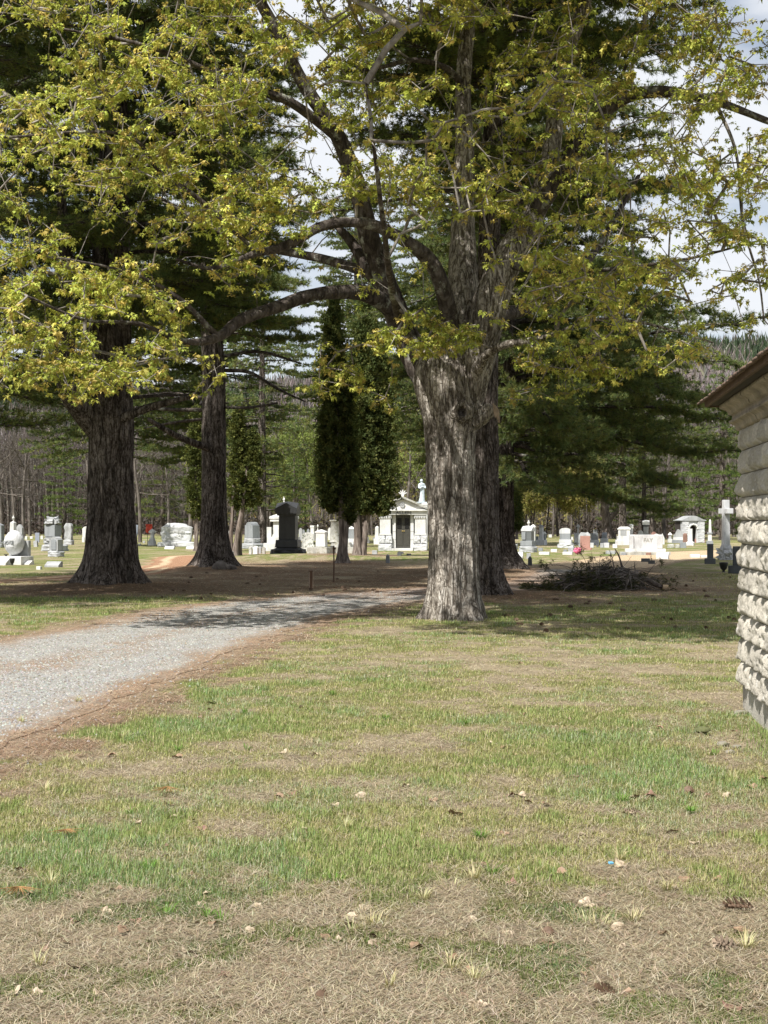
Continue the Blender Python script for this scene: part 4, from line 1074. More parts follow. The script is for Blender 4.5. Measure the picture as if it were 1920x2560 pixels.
put_tree('y3', 1010, 150, 1.1, .3, 'tall budding yellowish tree directly behind the white tomb')
put_tree('b1', 350, 120, .75, .3, 'leafless tree with pale drooping branches right behind the massive pine')
for px in range(-60, 2000, 27):
    Z = 165 + 42 * r.random(); q = r.random()
    if px < 460: kd = ('b1', 'b2', 'b3', 'b3')[int(q * 4)] if q < .93 else 'p1'
    elif px < 640: kd = ('b1', 'b2', 'b3', 'y1')[int(q * 4)]
    elif px < 960: kd = ('b1', 'y1', 'y3', 'b2', 'y3')[int(q * 5)]
    elif px < 1250: kd = ('y1', 'y3', 'b2')[int(q * 3)]
    elif px < 1500: kd = ('y1', 'y2', 'y2', 'b2', 'y3')[int(q * 5)]
    elif px < 1700: kd = ('b1', 'b3', 'p1', 'b2')[int(q * 4)]
    else: kd = ('b1', 'b2', 'b3')[int(q * 3)]
    put_tree(kd, px + r.normal() * 9, Z, .8 + .45 * r.random(), r.random() * 6.28)
for px in (1330, 1365, 1402, 1440, 1470): put_tree('y2', px, 150 + 12 * r.random(), .62 + .2 * r.random(), r.random() * 6.28)
# the dead trunk with one forked limb among the right-hand graves
Zd = 150.0; e = empty('dead_tree', ((1517 - 960) / F * Zd, Zd, 0), 0, 'thick dead grey-brown trunk with one forked limb, among the right-hand graves', 'tree')
k_ = Zd / F; pl = Pile()
pl.add(*tube(np.array([(0, 0, -.1), (0, 0, .8), (-.05, 0, 2.2), (-.2, 0, 3.2), (-.1, 0, 5.0), (.1, 0, 8)]), [.75, .58, .5, .42, .3, .1], .2, 22, ridges(.06, 4, .8, 5, .15)))
pl.add(*tube(np.array([(.1, 0, 1.6), (.5, -.2, 2.3), (1.0, -.3, 2.9), (1.25, -.3, 3.5)]), [.34, .28, .22, .1], .15, 14, ridges(.03, 4, .8, 6, .15)))
for a in (-.7, .75): pl.add(*tube(np.array([(a * .3, -.1, 1.2), (a, -.2, .35), (a * 1.3, -.25, -.1)]), [.22, .2, .12], .15, 10))
pl.mesh('trunk', MATS['dead_wood'], e, True)
for px, Z, kd in ((300, 150, 'b3'), (60, 155, 'b1'), (130, 148, 'b3'), (420, 150, 'b2'), (1560, 160, 'p1'), (1610, 150, 'p1'), (1660, 158, 'b1')): put_tree(kd, px, Z, .9 + .2 * r.random(), r.random() * 6.28)
# ------------------------------------------------------------------ gravestones and monuments
def bm_obj(name, bm, mat, parent, smooth=False):
    me = bpy.data.meshes.new(name); bmesh.ops.recalc_face_normals(bm, faces=bm.faces); bm.to_mesh(me); bm.free()
    return link(name, me, MATS[mat], parent, smooth)
def s_box(w, d, h, o):
    bm = bmesh.new(); bmesh.ops.create_cube(bm, size=1)
    t = o.get('taper', 1)
    for v in bm.verts:
        f = v.co.z + .5; k = 1 + (t - 1) * f
        v.co = (v.co.x * w * k, v.co.y * d * k, f * h)
    bmesh.ops.bevel(bm, geom=bm.edges[:], offset=min(.02, .12 * min(w, d, h)), segments=2, affect='EDGES', profile=.6)
    return bm
def s_rough(w, d, h, o):
    """rock-faced block: pitched sides, flat worn top"""
    bm = bmesh.new(); n = 9
    bmesh.ops.create_cube(bm, size=1)
    bmesh.ops.subdivide_edges(bm, edges=bm.edges[:], cuts=n, use_grid_fill=True)
    a = o.get('amp', .1) * min(w, d, h); sd = o.get('seed', 1); rt = o.get('round', .12)
    for v in bm.verts:
        x, y, z = v.co
        c = np.array((x, y, z)) * 2
        e = np.sort(np.abs(c))[1]
        k = 1 - rt * max(0, e - .6) / .4
        p = np.array((x * w * k, y * d * k, (z + .5) * h - (max(0, z) * 2) ** 3 * (1 - k) * h))
        q = float(fbm(np.array(p[0] * 4 / max(w, .3) + sd), np.array(p[1] * 4 / max(w, .3)), np.array(p[2] * 4 / max(h, .3)), 4, sd)) - .5
        if z < .49 or o.get('top', 0): p[0] += np.sign(x) * (abs(x) > .45) * a * q * 2; p[1] += np.sign(y) * (abs(y) > .45) * a * q * 2
        if z > .45 and o.get('top', 0): p[2] += a * q * 2
        v.co = p
    return bm
PROFILES = {
    'arch': lambda: [(-1, 0)] + [(-math.cos(a), .72 + .28 * math.sin(a)) for a in np.linspace(0, math.pi, 13)] + [(1, 0)],
    'round': lambda: [(-1, 0)] + [(-math.cos(a), .5 + .5 * math.sin(a)) for a in np.linspace(0, math.pi, 15)] + [(1, 0)],
    'serp': lambda: [(-1, 0), (-1, .86)] + [(-1 + 2 * t, .86 + .14 * math.sin(math.pi * t)) for t in np.linspace(.08, .92, 9)] + [(1, .86), (1, 0)],
    'shoulder': lambda: [(-1, 0), (-1, .8), (-.72, .82)] + [(-.7 * math.cos(a), .82 + .18 * math.sin(a)) for a in np.linspace(0, math.pi, 9)] + [(.72, .82), (1, .8), (1, 0)],
    'gable': lambda: [(-1, 0), (-1, .55), (0, 1), (1, .55), (1, 0)],
    'ogee': lambda: [(-1, 0), (-1, .30), (-.85, .34), (-.62, .50), (-.42, .78), (-.2, .97), (0, 1), (.2, .97), (.42, .78), (.62, .50), (.85, .34), (1, .30), (1, 0)],
    'chamfer': lambda: [(-1, 0), (-1, .78), (-.8, 1), (.8, 1), (1, .78), (1, 0)],
    'slant': lambda: [(-1, 0), (-1, 1), (1, 1), (1, 0)]}
def extrude(pts, d, bev=.012):
    bm = bmesh.new()
    a = [bm.verts.new((x, -d / 2, z)) for x, z in pts]; b = [bm.verts.new((x, d / 2, z)) for x, z in pts]
    bm.faces.new(a); bm.faces.new(b[::-1])
    for i in range(len(pts)): bm.faces.new((a[i - 1], a[i], b[i], b[i - 1]))
    return bm
def s_prof(w, d, h, o):
    t = o.get('taper', 1)
    return extrude([(x * w / 2 * (1 + (t - 1) * z), z * h) for x, z in PROFILES[o['p']]()], d)
def s_pyr(w, d, h, o):
    bm = bmesh.new(); e = o.get('edge', .25); tp = o.get('flat', .12)
    lv = [(1, 0), (1, e), (tp + (1 - tp) * .45, e + (1 - e) * .6), (tp, 1)]
    R = [[bm.verts.new((sx * w / 2 * k, sy * d / 2 * k, z * h)) for sx, sy in ((-1, -1), (1, -1), (1, 1), (-1, 1))] for k, z in lv]
    for a, b in zip(R[:-1], R[1:]):
        for i in range(4): bm.faces.new((a[i], a[(i + 1) % 4], b[(i + 1) % 4], b[i]))
    bm.faces.new(R[0][::-1]); bm.faces.new(R[-1])
    return bm
def s_cross_gable(w, d, h, o):
    """a cap with a gable on each of its four sides"""
    bm = bmesh.new(); e = o.get('edge', .35)
    b0 = [bm.verts.new((sx * w / 2, sy * d / 2, 0)) for sx, sy in ((-1, -1), (1, -1), (1, 1), (-1, 1))]
    b1 = [bm.verts.new((sx * w / 2, sy * d / 2, e * h)) for sx, sy in ((-1, -1), (1, -1), (1, 1), (-1, 1))]
    g = [bm.verts.new((x * w / 2, y * d / 2, h * .86)) for x, y in ((0, -1), (1, 0), (0, 1), (-1, 0))]
    t = bm.verts.new((0, 0, h))
    bm.faces.new(b0[::-1])
    for i in range(4):
        j = (i + 1) % 4
        bm.faces.new((b0[i], b0[j], b1[j], g[i], b1[i])); bm.faces.new((g[i], b1[j], t)); bm.faces.new((b1[j], g[j], t))
    return bm
def s_lathe(w, d, h, o):
    bm = bmesh.new(); n = o.get('n', 16); R = []
    for rr, z in o['prof']:
        R.append([bm.verts.new((rr * w / 2 * math.cos(a), rr * w / 2 * math.sin(a), z * h)) for a in np.arange(n) / n * 2 * math.pi])
    for a, b in zip(R[:-1], R[1:]):
        for i in range(n): bm.faces.new((a[i], a[(i + 1) % n], b[(i + 1) % n], b[i]))
    bm.faces.new(R[0][::-1]); bm.faces.new(R[-1])
    return bm
def s_ball(w, d, h, o):
    bm = bmesh.new(); bmesh.ops.create_icosphere(bm, subdivisions=5, radius=1); sd = o.get('seed', 2)
    co = np.array([v.co for v in bm.verts])
    q = fbm(co[:, 0] * 3.2, co[:, 1] * 3.2, co[:, 2] * 3.2, 5, sd) - .5
    pan = (co[:, 1] < -.55) & (np.abs(co[:, 2] + .02) < .2) & (co[:, 0] < .42) & (co[:, 0] > -.62) if o.get('panel') else np.zeros(len(co), bool)
    k = 1 + np.where(pan, -.05, q * o.get('amp', .12))
    for v, c in zip(bm.verts, co * k[:, None]): v.co = (c[0] * w / 2, c[1] * d / 2, (c[2] + 1) * h / 2)
    return bm
def s_obelisk(w, d, h, o):
    bm = bmesh.new(); t = o.get('taper', .72); pt = o.get('tip', .1)
    R = [[bm.verts.new((sx * w / 2 * k, sy * d / 2 * k, z * h)) for sx, sy in ((-1, -1), (1, -1), (1, 1), (-1, 1))] for k, z in ((1, 0), (t, 1 - pt), (.06, 1))]
    for a, b in zip(R[:-1], R[1:]):
        for i in range(4): bm.faces.new((a[i], a[(i + 1) % 4], b[(i + 1) % 4], b[i]))
    bm.faces.new(R[0][::-1]); bm.faces.new(R[-1])
    return bm
def s_slant(w, d, h, o):
    bm = bmesh.new()
    pts = ((-d / 2, 0), (-d / 2, h * o.get('front', .45)), (d * .15, h), (d / 2, h), (d / 2, 0))
    a = [bm.verts.new((-w / 2, y, z)) for y, z in pts]; b = [bm.verts.new((w / 2, y, z)) for y, z in pts]
    bm.faces.new(a[::-1]); bm.faces.new(b)
    for i in range(5): bm.faces.new((a[i - 1], a[i], b[i], b[i - 1]))
    return bm
KIND = dict(box=s_box, rough=s_rough, prof=s_prof, pyr=s_pyr, gable4=s_cross_gable, lathe=s_lathe, ball=s_ball, obelisk=s_obelisk, slant=s_slant)
URN = [(.5, 0), (.55, .06), (.25, .14), (.22, .2), (.5, .34), (.9, .52), (1, .62), (.75, .68), (.5, .72), (.55, .78), (.3, .88), (.12, .96), (.05, 1)]
POT = [(.6, 0), (.62, .08), (.3, .16), (.3, .3), (.7, .45), (.95, .75), (1, .95), (.98, 1), (.8, 1), (.75, .9)]
COLUMN = [(1, 0), (1, .05), (.88, .08), (.85, .12), (.70, .9), (.84, .94), (.9, .97), (.9, 1)]

def lettering(text, parent, loc, size, mat, width=None, rotz=0, extrude_by=.012, rx=90):
    cu = bpy.data.curves.new('lettering', 'FONT'); cu.body = text; cu.size = size; cu.extrude = extrude_by; cu.align_x = 'CENTER'; cu.align_y = 'CENTER'; cu.offset = size * .012
    o = bpy.data.objects.new('tmp', cu); C.objects.link(o)
    bpy.context.view_layer.update()
    me = bpy.data.meshes.new_from_object(o.evaluated_get(bpy.context.evaluated_depsgraph_get())); bpy.data.objects.remove(o)
    x = link('lettering', me, MATS[mat], parent)
    x.location = loc; x.rotation_euler = (math.radians(rx), 0, rotz)
    if width and x.dimensions.x > 0: x.scale = (width / max(v.co.x * 2 for v in me.vertices),) * 1 + (1, 1)
    return x

def grave(name, label, cat, yb, yaw, parts, group=None, tilt=0):
    """parts: (name, kind, x0, x1, top row, bottom row, depth/width, material, options) in pixels of the photograph"""
    Z = gz(yb); pm = Z / F
    x0, x1 = min(p[2] for p in parts), max(p[3] for p in parts)
    xc = (parts[0][2] + parts[0][3]) / 2
    ca, sa = math.cos(yaw), abs(math.sin(yaw))
    def size(p):
        k = p[6]; w = (p[3] - p[2]) * pm / (ca + k * sa); return w, w * k
    d0 = max(size(p)[1] for p in parts)
    Zc = Z + d0 * .5 * ca
    e = empty(name, ((xc - 960) / F * Zc, Zc, 0), yaw, label, cat, group)
    if tilt: e.rotation_euler = (tilt * .4, tilt, yaw)
    objs = []
    for i, p in enumerate(parts):
        w, d = size(p); h = (p[5] - p[4]) * pm; o = dict(p[8]) if len(p) > 8 else {}
        o.setdefault('seed', int(xc) % 97 + i)
        zb = (yb - p[5]) * pm - (.05 if p[5] == yb else 0)
        bm = KIND[p[1]](w, d, h + (.05 if p[5] == yb else .003), o)
        x = bm_obj(p[0], bm, p[7], e, p[1] in ('lathe', 'ball'))
        x.location = (((p[2] + p[3]) / 2 - xc) * pm / ca + o.get('dx', 0), o.get('dy', 0), zb)
        objs.append((x, w, d, h, zb))
    return e, objs
def text_on(g, k, text, size, mat='letter_dark', dz=0, dx=0, width=None):
    e, ob = g; x, w, d, h, zb = ob[k]
    return lettering(text, e, (x.location.x + dx, x.location.y - d / 2 - .006, zb + h * .5 + dz), size, mat, width)

W, G, GG, DG, WG = 'marble', 'granite', 'grey_granite', 'dark_granite', 'white_granite'
Y = -.42
# --- left of the massive pine
grave('gravestone', 'grey polished stone cut off at the left edge, behind the rock ball', 'gravestone', 1369, -.3, [('base', 'rough', -40, 14, 1352, 1369, .5, G), ('tablet', 'prof', -32, 11, 1307, 1352, .35, GG, {'p': 'serp'})])
g = grave('ball_monument', 'rough white stone ball carved DOKE on a pale block', 'monument', 1412, -.28,
      [('base', 'box', -10, 80, 1391, 1412, .8, W), ('back_slab', 'box', 10, 67, 1352, 1391, .22, G, {'dy': .35}), ('ball', 'ball', 5, 67, 1326, 1388, 1.0, 'white_granite', {'amp': .13, 'panel': 1})])
x, w, d, h, zb = g[1][2]
lettering('DOKE', g[0], (x.location.x - .06, -d / 2 * .93, zb + h * .5), .17, 'grey_granite', extrude_by=.02)
grave('obelisk', 'white obelisk topped with an urn, rising behind the rock ball', 'monument', 1378, Y, [('base', 'box', 20, 46, 1362, 1378, 1, W), ('shaft', 'obelisk', 24, 42, 1303, 1362, 1, W, {'taper': .8, 'tip': .06}), ('urn', 'lathe', 29, 38, 1288, 1304, 1, W, {'prof': URN})])
grave('gravestone', 'plain grey tablet close right of the urn-topped obelisk', 'gravestone', 1372, Y, [('tablet', 'prof', 40, 59, 1311, 1372, .35, G, {'p': 'serp'})])
grave('gravestone', 'thin slate-blue slab standing against the dark woods', 'gravestone', 1356, -.15, [('slab', 'box', 88, 99, 1332, 1356, .25, 'blue_slate')])
grave('gravestone', 'small white stone leaning left below the slate-blue slab', 'gravestone', 1367, Y, [('slab', 'box', 84, 96, 1352, 1367, .5, G)], tilt=-.12)
grave('monument', 'squat grey monument under a rugged pyramid of rough stone', 'monument', 1378, Y,
      [('plinth', 'rough', 101, 173, 1361, 1378, .9, G, {'amp': .2}), ('base', 'rough', 105, 157, 1342, 1361, .9, G, {'amp': .25, 'round': .3}), ('die', 'box', 112, 152, 1313, 1342, .9, GG), ('rough_cap', 'rough', 106, 156, 1293, 1313, .9, G, {'amp': .4, 'round': .55, 'top': 1})])
grave('gravestone', 'grey stone with an arched panel in front of the pyramid-capped monument', 'gravestone', 1392, -.6,
      [('base', 'rough', 116, 164, 1377, 1392, .8, G, {'amp': .15}), ('die', 'prof', 123, 158, 1342, 1377, .6, G, {'p': 'shoulder'}), ('panel', 'prof', 134, 150, 1348, 1374, .1, GG, {'p': 'arch', 'dy': -.2})])
grave('gravestone', 'tall rough-sided grey stone nearest the left side of the massive pine', 'gravestone', 1362, Y, [('base', 'rough', 157, 187, 1349, 1362, .6, G), ('tablet', 'rough', 160, 184, 1308, 1349, .5, G, {'amp': .2})])
grave('gravestone', 'white slab half hidden by the left side of the massive pine', 'gravestone', 1352, -.2, [('slab', 'prof', 206, 224, 1316, 1352, .3, W, {'p': 'serp'})])
def flat(label, x0, x1, y0, y1, mat=W, k=.7, yaw=-.2, tilt=0, kind='slant'): return grave('grave_marker', label, 'grave marker', y1, yaw, [('stone', kind, x0, x1, y0, y1, k, mat)], 'low grave markers', tilt)
flat('flat white marker lying in front of the rock ball at the left edge', -24, 25, 1398, 1413)
flat('long low white marker right of the black urn by the rock ball', 38, 83, 1402, 1412)
flat('low grey sloped marker alone in the grass right of the rock ball', 113, 155, 1404, 1418, G)
flat('tiny white block in the grass below the lone sloped marker', 91, 105, 1416, 1424, 'marble', .8, -.3, 0, 'box')
grave('grave_urn', 'black urn standing before the white base of the rock ball', 'urn', 1413, 0, [('bowl', 'lathe', 24, 37, 1396, 1413, 1, 'black_iron', {'prof': POT})])
grave('grave_urn', 'small dark urn on the pale block of the rock ball', 'urn', 1414, 0, [('bowl', 'lathe', 10, 20, 1386, 1391, 1, 'black_iron', {'prof': POT})])
# --- between the massive and the slender pine
grave('gravestone', 'bluish slab leaning beside the right edge of the massive pine', 'gravestone', 1350, .1, [('slab', 'box', 330, 342, 1312, 1350, .3, 'blue_slate')], tilt=.1)
grave('small_monument', 'small white monument with a hooded cap left of the big rough stone', 'monument', 1364, -.35, [('base', 'box', 370, 390, 1352, 1364, .9, W), ('plinth', 'box', 373, 388, 1346, 1352, .9, W), ('shaft', 'box', 376, 386, 1333, 1346, .9, W), ('cap', 'pyr', 372, 389, 1322, 1333, .9, W, {'edge': .4})])
g = grave('rock_monument', 'wide rock-faced white stone with rounded shoulders, left of the slender pine', 'monument', 1367, -.08, [('base', 'rough', 394, 493, 1354, 1367, .28, WG, {'amp': .15}), ('die', 'rough', 404, 481, 1311, 1354, .25, WG, {'amp': .35, 'round': .16, 'top': 1, 'seed': 9})])
e, ob = g; x, w, d, h, zb = ob[1]
bm = bmesh.new()
rr = rng(5)
for k, (yy, n, ww) in enumerate(((.56, 11, .86), (.36, 8, .7))):
    for j in range(n):
        m = Matrix.Translation(((j / (n - 1) - .5) * w * ww * .55, -d / 2 - .02, zb + h * yy)) @ Matrix.Diagonal((w * .025, .06, h * (.10 + .05 * (j % 3 == 0)), 1))
        bmesh.ops.create_cube(bm, size=1, matrix=m)
bm_obj('lettering', bm, W, e)
for a, b in ((411, 437), (465, 491)): flat('low white marker under the %s end of the wide rock-faced stone' % ('left' if a < 440 else 'right'), a, b, 1366, 1373, W, .5)
flat('sliver of white marker against the slender pine, right of the wide rock-faced stone', 493, 506, 1357, 1367, W)
for k, (a, b, c, dd) in enumerate(((331, 343, 1358, 1363), (345, 353, 1359, 1363), (357, 363, 1352, 1358))): flat(('pale fallen stone at the right edge of the massive pine', 'small pale stone lying right of the fallen stone by the massive pine', 'round white stone under the bare tree, left of the hooded monument')[k], a, b, c, dd, G, .6, -.2, 0, 'rough')
# --- behind and around the black monument
grave('gravestone', 'white slab showing between the slender pine and the leaning cedar trunks', 'gravestone', 1385, -.3, [('slab', 'prof', 571, 581, 1323, 1385, .5, W, {'p': 'serp'})])
flat('small grey block at the right foot of the slender pine', 573, 585, 1379, 1398, G, .7, -.3, 0, 'box')
g = grave('monument', 'bluish grey stone with curved top and arched face behind the leaning cedar', 'monument', 1372, -.75,
      [('plinth', 'rough', 598, 664, 1358, 1372, .8, G), ('base', 'rough', 607, 655, 1345, 1358, .8, G, {'amp': .12}), ('die', 'prof', 611, 650, 1305, 1345, .75, GG, {'p': 'shoulder', 'taper': .86})])
for k, (a, b, c, dd, m) in enumerate(((622, 631, 1366, 1390, 'lichen_marble'), (632, 647, 1365, 1388, W), (646, 654, 1366, 1385, G), (655, 664, 1367, 1386, 'old_stone'))):
    grave('headstone', ('narrow stained headstone, first of the four in a row before the bluish stone', 'widest and whitest headstone of the four in a row before the bluish stone', 'thin grey headstone, third of the four in a row before the bluish stone', 'blotched headstone nearest the black monument, last of four in a row')[k], 'headstone', dd, -.55, [('tablet', 'prof', a, b, c, dd, .45, m, {'p': 'serp'})], 'row of small headstones')
grave('gravestone', 'narrow grey stone right behind the bluish curved-top stone', 'gravestone', 1364, Y, [('tablet', 'prof', 648, 662, 1324, 1364, .4, GG, {'p': 'arch'})])
grave('gravestone', 'white stone carved with little columns, left of the tall tiered monument', 'gravestone', 1366, -.25, [('base', 'box', 658, 684, 1343, 1366, .6, W), ('die', 'box', 663, 681, 1318, 1343, .6, W)])
g = grave('tiered_monument', 'tall white tiered monument with a statue on top, mostly behind the black one', 'monument', 1378, -.2,
      [('plinth', 'box', 660, 758, 1358, 1378, .9, W), ('step', 'box', 670, 750, 1343, 1358, .9, W), ('die', 'box', 684, 737, 1304, 1343, .9, W), ('cornice', 'box', 676, 745, 1297, 1304, .9, W), ('cap', 'pyr', 674, 747, 1284, 1297, .9, W, {'edge': .4, 'flat': .35}), ('pedestal', 'box', 702, 720, 1264, 1284, .9, W)])
g = grave('black_monument', 'big black granite monument with gabled cap, in shade before the white stones', 'monument', 1392, -.16,
      [('rough_base', 'rough', 673.5, 768, 1369, 1392, .8, 'black_stone', {'amp': .2, 'round': .22}), ('base', 'box', 688, 754, 1350, 1369, .8, 'black_stone', {'taper': .93}), ('die', 'box', 697, 745, 1288, 1350, .8, 'black_stone', {'taper': .97}), ('neck', 'box', 693, 748, 1283, 1289, .8, 'black_stone'), ('gable_cap', 'gable4', 689, 751, 1253, 1284, .82, 'black_stone', {'edge': .42})])
for k, (a, b, c, dd, m, pr) in enumerate(((747, 756, 1320, 1352, G, 'serp'), (753, 764, 1324, 1352, GG, 'round'), (767, 774, 1322, 1350, GG, 'serp'), (820, 828, 1319, 1350, W, 'serp'))):
    grave('gravestone', ('light stone just right of the black monument, far back', 'round-topped grey stone far back right of the black monument', 'small grey stone between the round-topped one and the stubby monument', 'narrow white stone seen far between the two dark cedars and the square die')[k], 'gravestone', dd, -.3, [('tablet', 'prof', a, b, c, dd, .4, m, {'p': pr})])
grave('small_monument', 'stubby white monument with a wide cap far behind the lichened stone', 'monument', 1352, Y, [('base', 'box', 773, 791, 1334, 1352, .9, W), ('die', 'box', 776, 788, 1319, 1334, .9, W), ('cap', 'box', 775, 789, 1314, 1319, .9, W)])
grave('small_monument', 'little white post ending in a ball finial, far behind the square die', 'monument', 1350, Y, [('post', 'obelisk', 791, 798, 1322, 1350, .9, W), ('finial', 'lathe', 791, 798, 1310, 1323, 1, W, {'prof': URN})])
grave('headstone', 'white headstone blotched black with lichen beside the square white die', 'headstone', 1378, -.12, [('base', 'box', 752, 788, 1362, 1378, .4, 'lichen_marble'), ('tablet', 'prof', 755, 784, 1331, 1362, .25, 'lichen_marble', {'p': 'serp'})])
grave('monument', 'square cream die with a low pyramid top on a long shared platform', 'monument', 1385, -.3,
      [('platform', 'box', 768, 832, 1368, 1385, .9, 'old_stone'), ('die', 'box', 789, 819, 1331, 1367, .8, 'marble', {'taper': .96}), ('cap', 'pyr', 787, 820, 1324, 1332, .8, W, {'edge': .3})])
grave('column_monument', 'broken grey column on flared foot behind the forked cedar', 'monument', 1384, -.2, [('platform', 'box', 818, 890, 1368, 1384, .5, 'old_stone'), ('foot', 'box', 824, 884, 1356, 1368, .6, 'old_stone', {'taper': .8}), ('column', 'lathe', 831, 866, 1300, 1357, 1, 'old_stone', {'prof': COLUMN, 'dx': -.25})])
grave('monument', 'grey tapered stone with white cap between the dark cedar trunks', 'monument', 1372, -.2, [('plinth', 'rough', 862, 896, 1357, 1372, .7, G), ('base', 'box', 868, 890, 1347, 1357, .7, W), ('die', 'box', 869, 888, 1323, 1347, .7, GG, {'taper': .86}), ('cap', 'pyr', 870, 888, 1316, 1323, .7, W)])
grave('headstone', 'little white stepped stone seen right of the dark cedar trunks', 'headstone', 1358, -.3, [('base', 'box', 912, 925, 1350, 1358, .7, W), ('die', 'box', 915, 922, 1342, 1350, .7, W)])
grave('monument', 'white pillar on steps touching the left side of the tomb', 'monument', 1361, -.3, [('base', 'box', 934, 952, 1347, 1361, .9, W), ('pillar', 'obelisk', 937, 949, 1315, 1347, .9, W, {'taper': .85})])
for k, (a, b, c, dd) in enumerate(((903, 913, 1350, 1356), (930, 944, 1376, 1388))): flat(('tiny grey stone in the far grass right of the cedars', 'small pale stone before the left corner of the tomb')[k], a, b, c, dd, G, .6, -.2, 0, 'box')
def little_obelisk(label, x0, x1, y0, y1, mat): return grave('grave_marker', label, 'grave marker', y1, -.2, [('stone', 'obelisk', x0, x1, y0, y1, .9, mat, {'taper': .86, 'tip': .2})])
little_obelisk('small dark pointed marker in the shade before the tomb', 964, 975, 1385, 1408, GG)
grave('grave_marker', 'dark round-topped marker before the tomb door', 'grave marker', 1394, -.2, [('stone', 'prof', 993, 1004, 1378, 1394, .6, DG, {'p': 'arch'})])
flat('small dark slanted marker right of the round-topped one before the tomb', 1002, 1009, 1379, 1386, DG, .6, -.2, 0, 'box')
flat('dark stump-like block in the grass right of the tomb door', 1016, 1028, 1384, 1393, DG, .8, -.2, 0, 'box')
# --- right of the pines
grave('obelisk', 'dark slim obelisk partly hidden by the right edge of the rear pine', 'monument', 1373, Y, [('plinth', 'rough', 1262, 1297, 1360, 1373, .9, G), ('base', 'box', 1266, 1285, 1345, 1360, .9, GG), ('shaft', 'obelisk', 1268, 1283, 1306, 1345, .9, GG, {'taper': .75, 'tip': .08})])
g = grave('granite_monument', 'big dark granite die with white gabled roof and urn right of the rear pine', 'monument', 1381, -.5,
      [('plinth', 'rough', 1293, 1346, 1365, 1381, .8, G, {'amp': .15}), ('base', 'box', 1300, 1340, 1352, 1365, .8, GG), ('die', 'box', 1305, 1336, 1325, 1352, .8, 'dark_polish'), ('roof', 'gable4', 1302, 1338, 1314, 1328, .8, WG, {'edge': .25}), ('urn', 'lathe', 1316, 1327, 1300, 1317, 1, W, {'prof': URN}), ('panel', 'box', 1309, 1319, 1330, 1349, .1, GG, {'dy': -.28})])
grave('monument', 'white capped shaft hidden just behind the big dark granite die', 'monument', 1370, Y, [('shaft', 'box', 1327, 1340, 1318, 1370, .9, W), ('cap', 'pyr', 1325, 1341, 1311, 1319, .9, W)])
g = grave('grave_marker', 'white tilted marker with lettering in front of the big dark granite die', 'grave marker', 1397, -.25, [('stone', 'slant', 1285, 1309, 1380, 1397, .8, W)])
for k, a in enumerate((1281, 1289)): grave('flag_holder', ('dark rod holder left of the white tilted marker by the rear pine', 'dark rod holder just behind the white tilted marker')[k], 'flag holder', 1396 - k * 4, 0, [('rod', 'box', a + 1.4, a + 2.6, 1380, 1396 - k * 4, 1, 'black_iron'), ('disc', 'ball', a, a + 4, 1376, 1382, .6, 'black_iron')])
little_obelisk('dark pointed marker in the shade right of the rear pine', 1319, 1331, 1390, 1414, DG)
flat('grey square block peeping over the dark pointed marker', 1316, 1328, 1383, 1397, G, .7, -.2, 0, 'box')
grave('obelisk', 'tall white and grey obelisk with golden finial among the right-hand graves', 'monument', 1363, -.5, [('base', 'box', 1340, 1368, 1350, 1363, .8, WG), ('shaft', 'obelisk', 1347, 1360, 1318, 1350, .9, WG, {'taper': .85, 'tip': .04}), ('capital', 'gable4', 1347, 1359, 1311, 1319, .9, GG), ('finial', 'lathe', 1350, 1357, 1303, 1312, 1, 'gold', {'prof': URN})])
grave('monument', 'short grey post with white pointed cap right of the gold-tipped obelisk', 'monument', 1361, -.4, [('post', 'box', 1358, 1366, 1336, 1361, .9, G), ('cap', 'pyr', 1356, 1367, 1329, 1336, .9, W)])
grave('gravestone', 'low grey stone left of the gold-tipped obelisk', 'gravestone', 1362, Y, [('tablet', 'box', 1334, 1347, 1341, 1362, .5, GG)])
grave('gravestone', 'round-topped grey stone with white cap on a rugged double base', 'gravestone', 1370, -.3, [('rough_base', 'rough', 1392, 1437, 1358, 1370, .6, WG, {'amp': .3}), ('base', 'box', 1397, 1432, 1349, 1358, .6, WG), ('die', 'box', 1399, 1428, 1333, 1349, .5, GG), ('rounded_cap', 'prof', 1398, 1428, 1320, 1334, .5, WG, {'p': 'round'})])
for k, (a, b, c, dd, m) in enumerate(((1346, 1376, 1380, 1387, W), (1376, 1394, 1373, 1380, W), (1405, 1433, 1380, 1387, W), (1408, 1418, 1374, 1382, GG), (1345, 1358, 1370, 1378, GG))):
    flat(('flat white ledger in the green grass right of the dark pointed marker', 'small white ledger farther back, left of the rugged double base', 'flat white ledger lying left of the pink flowers', 'low grey block behind the ledger by the pink flowers', 'low grey block at the right foot of the granite plinth')[k], a, b, c, dd, m, .9, -.2, 0, 'box')
grave('gravestone', 'small rough grey stone touching the pink flowers', 'gravestone', 1381, -.3, [('stone', 'rough', 1419, 1436, 1367, 1381, .7, G)])
p = P(1443.5, 1380, gz(1387))
fl = empty('flower_bunch', (p[0], gz(1387), 0), 0, 'bunch of bright pink flowers in the grass before the graves', 'flowers')
rr = rng(9); pl = Pile()
for k in range(46):
    d = unit(rr, 1)[0]; c = np.array((0, 0, .17)) + d * (.16, .12, .13); V, F3 = s_ball(.11, .11, .09, {}), None
    vs = np.array([v.co for v in V.verts]); fs = np.array([[q.index for q in f.verts] for f in V.faces]); V.free(); pl.add(vs * (1 + .2 * rr.normal(size=(len(vs), 1)) * .3) + c, fs)
pl.mesh('petals', MATS['pink_petal'], fl)
pl = Pile()
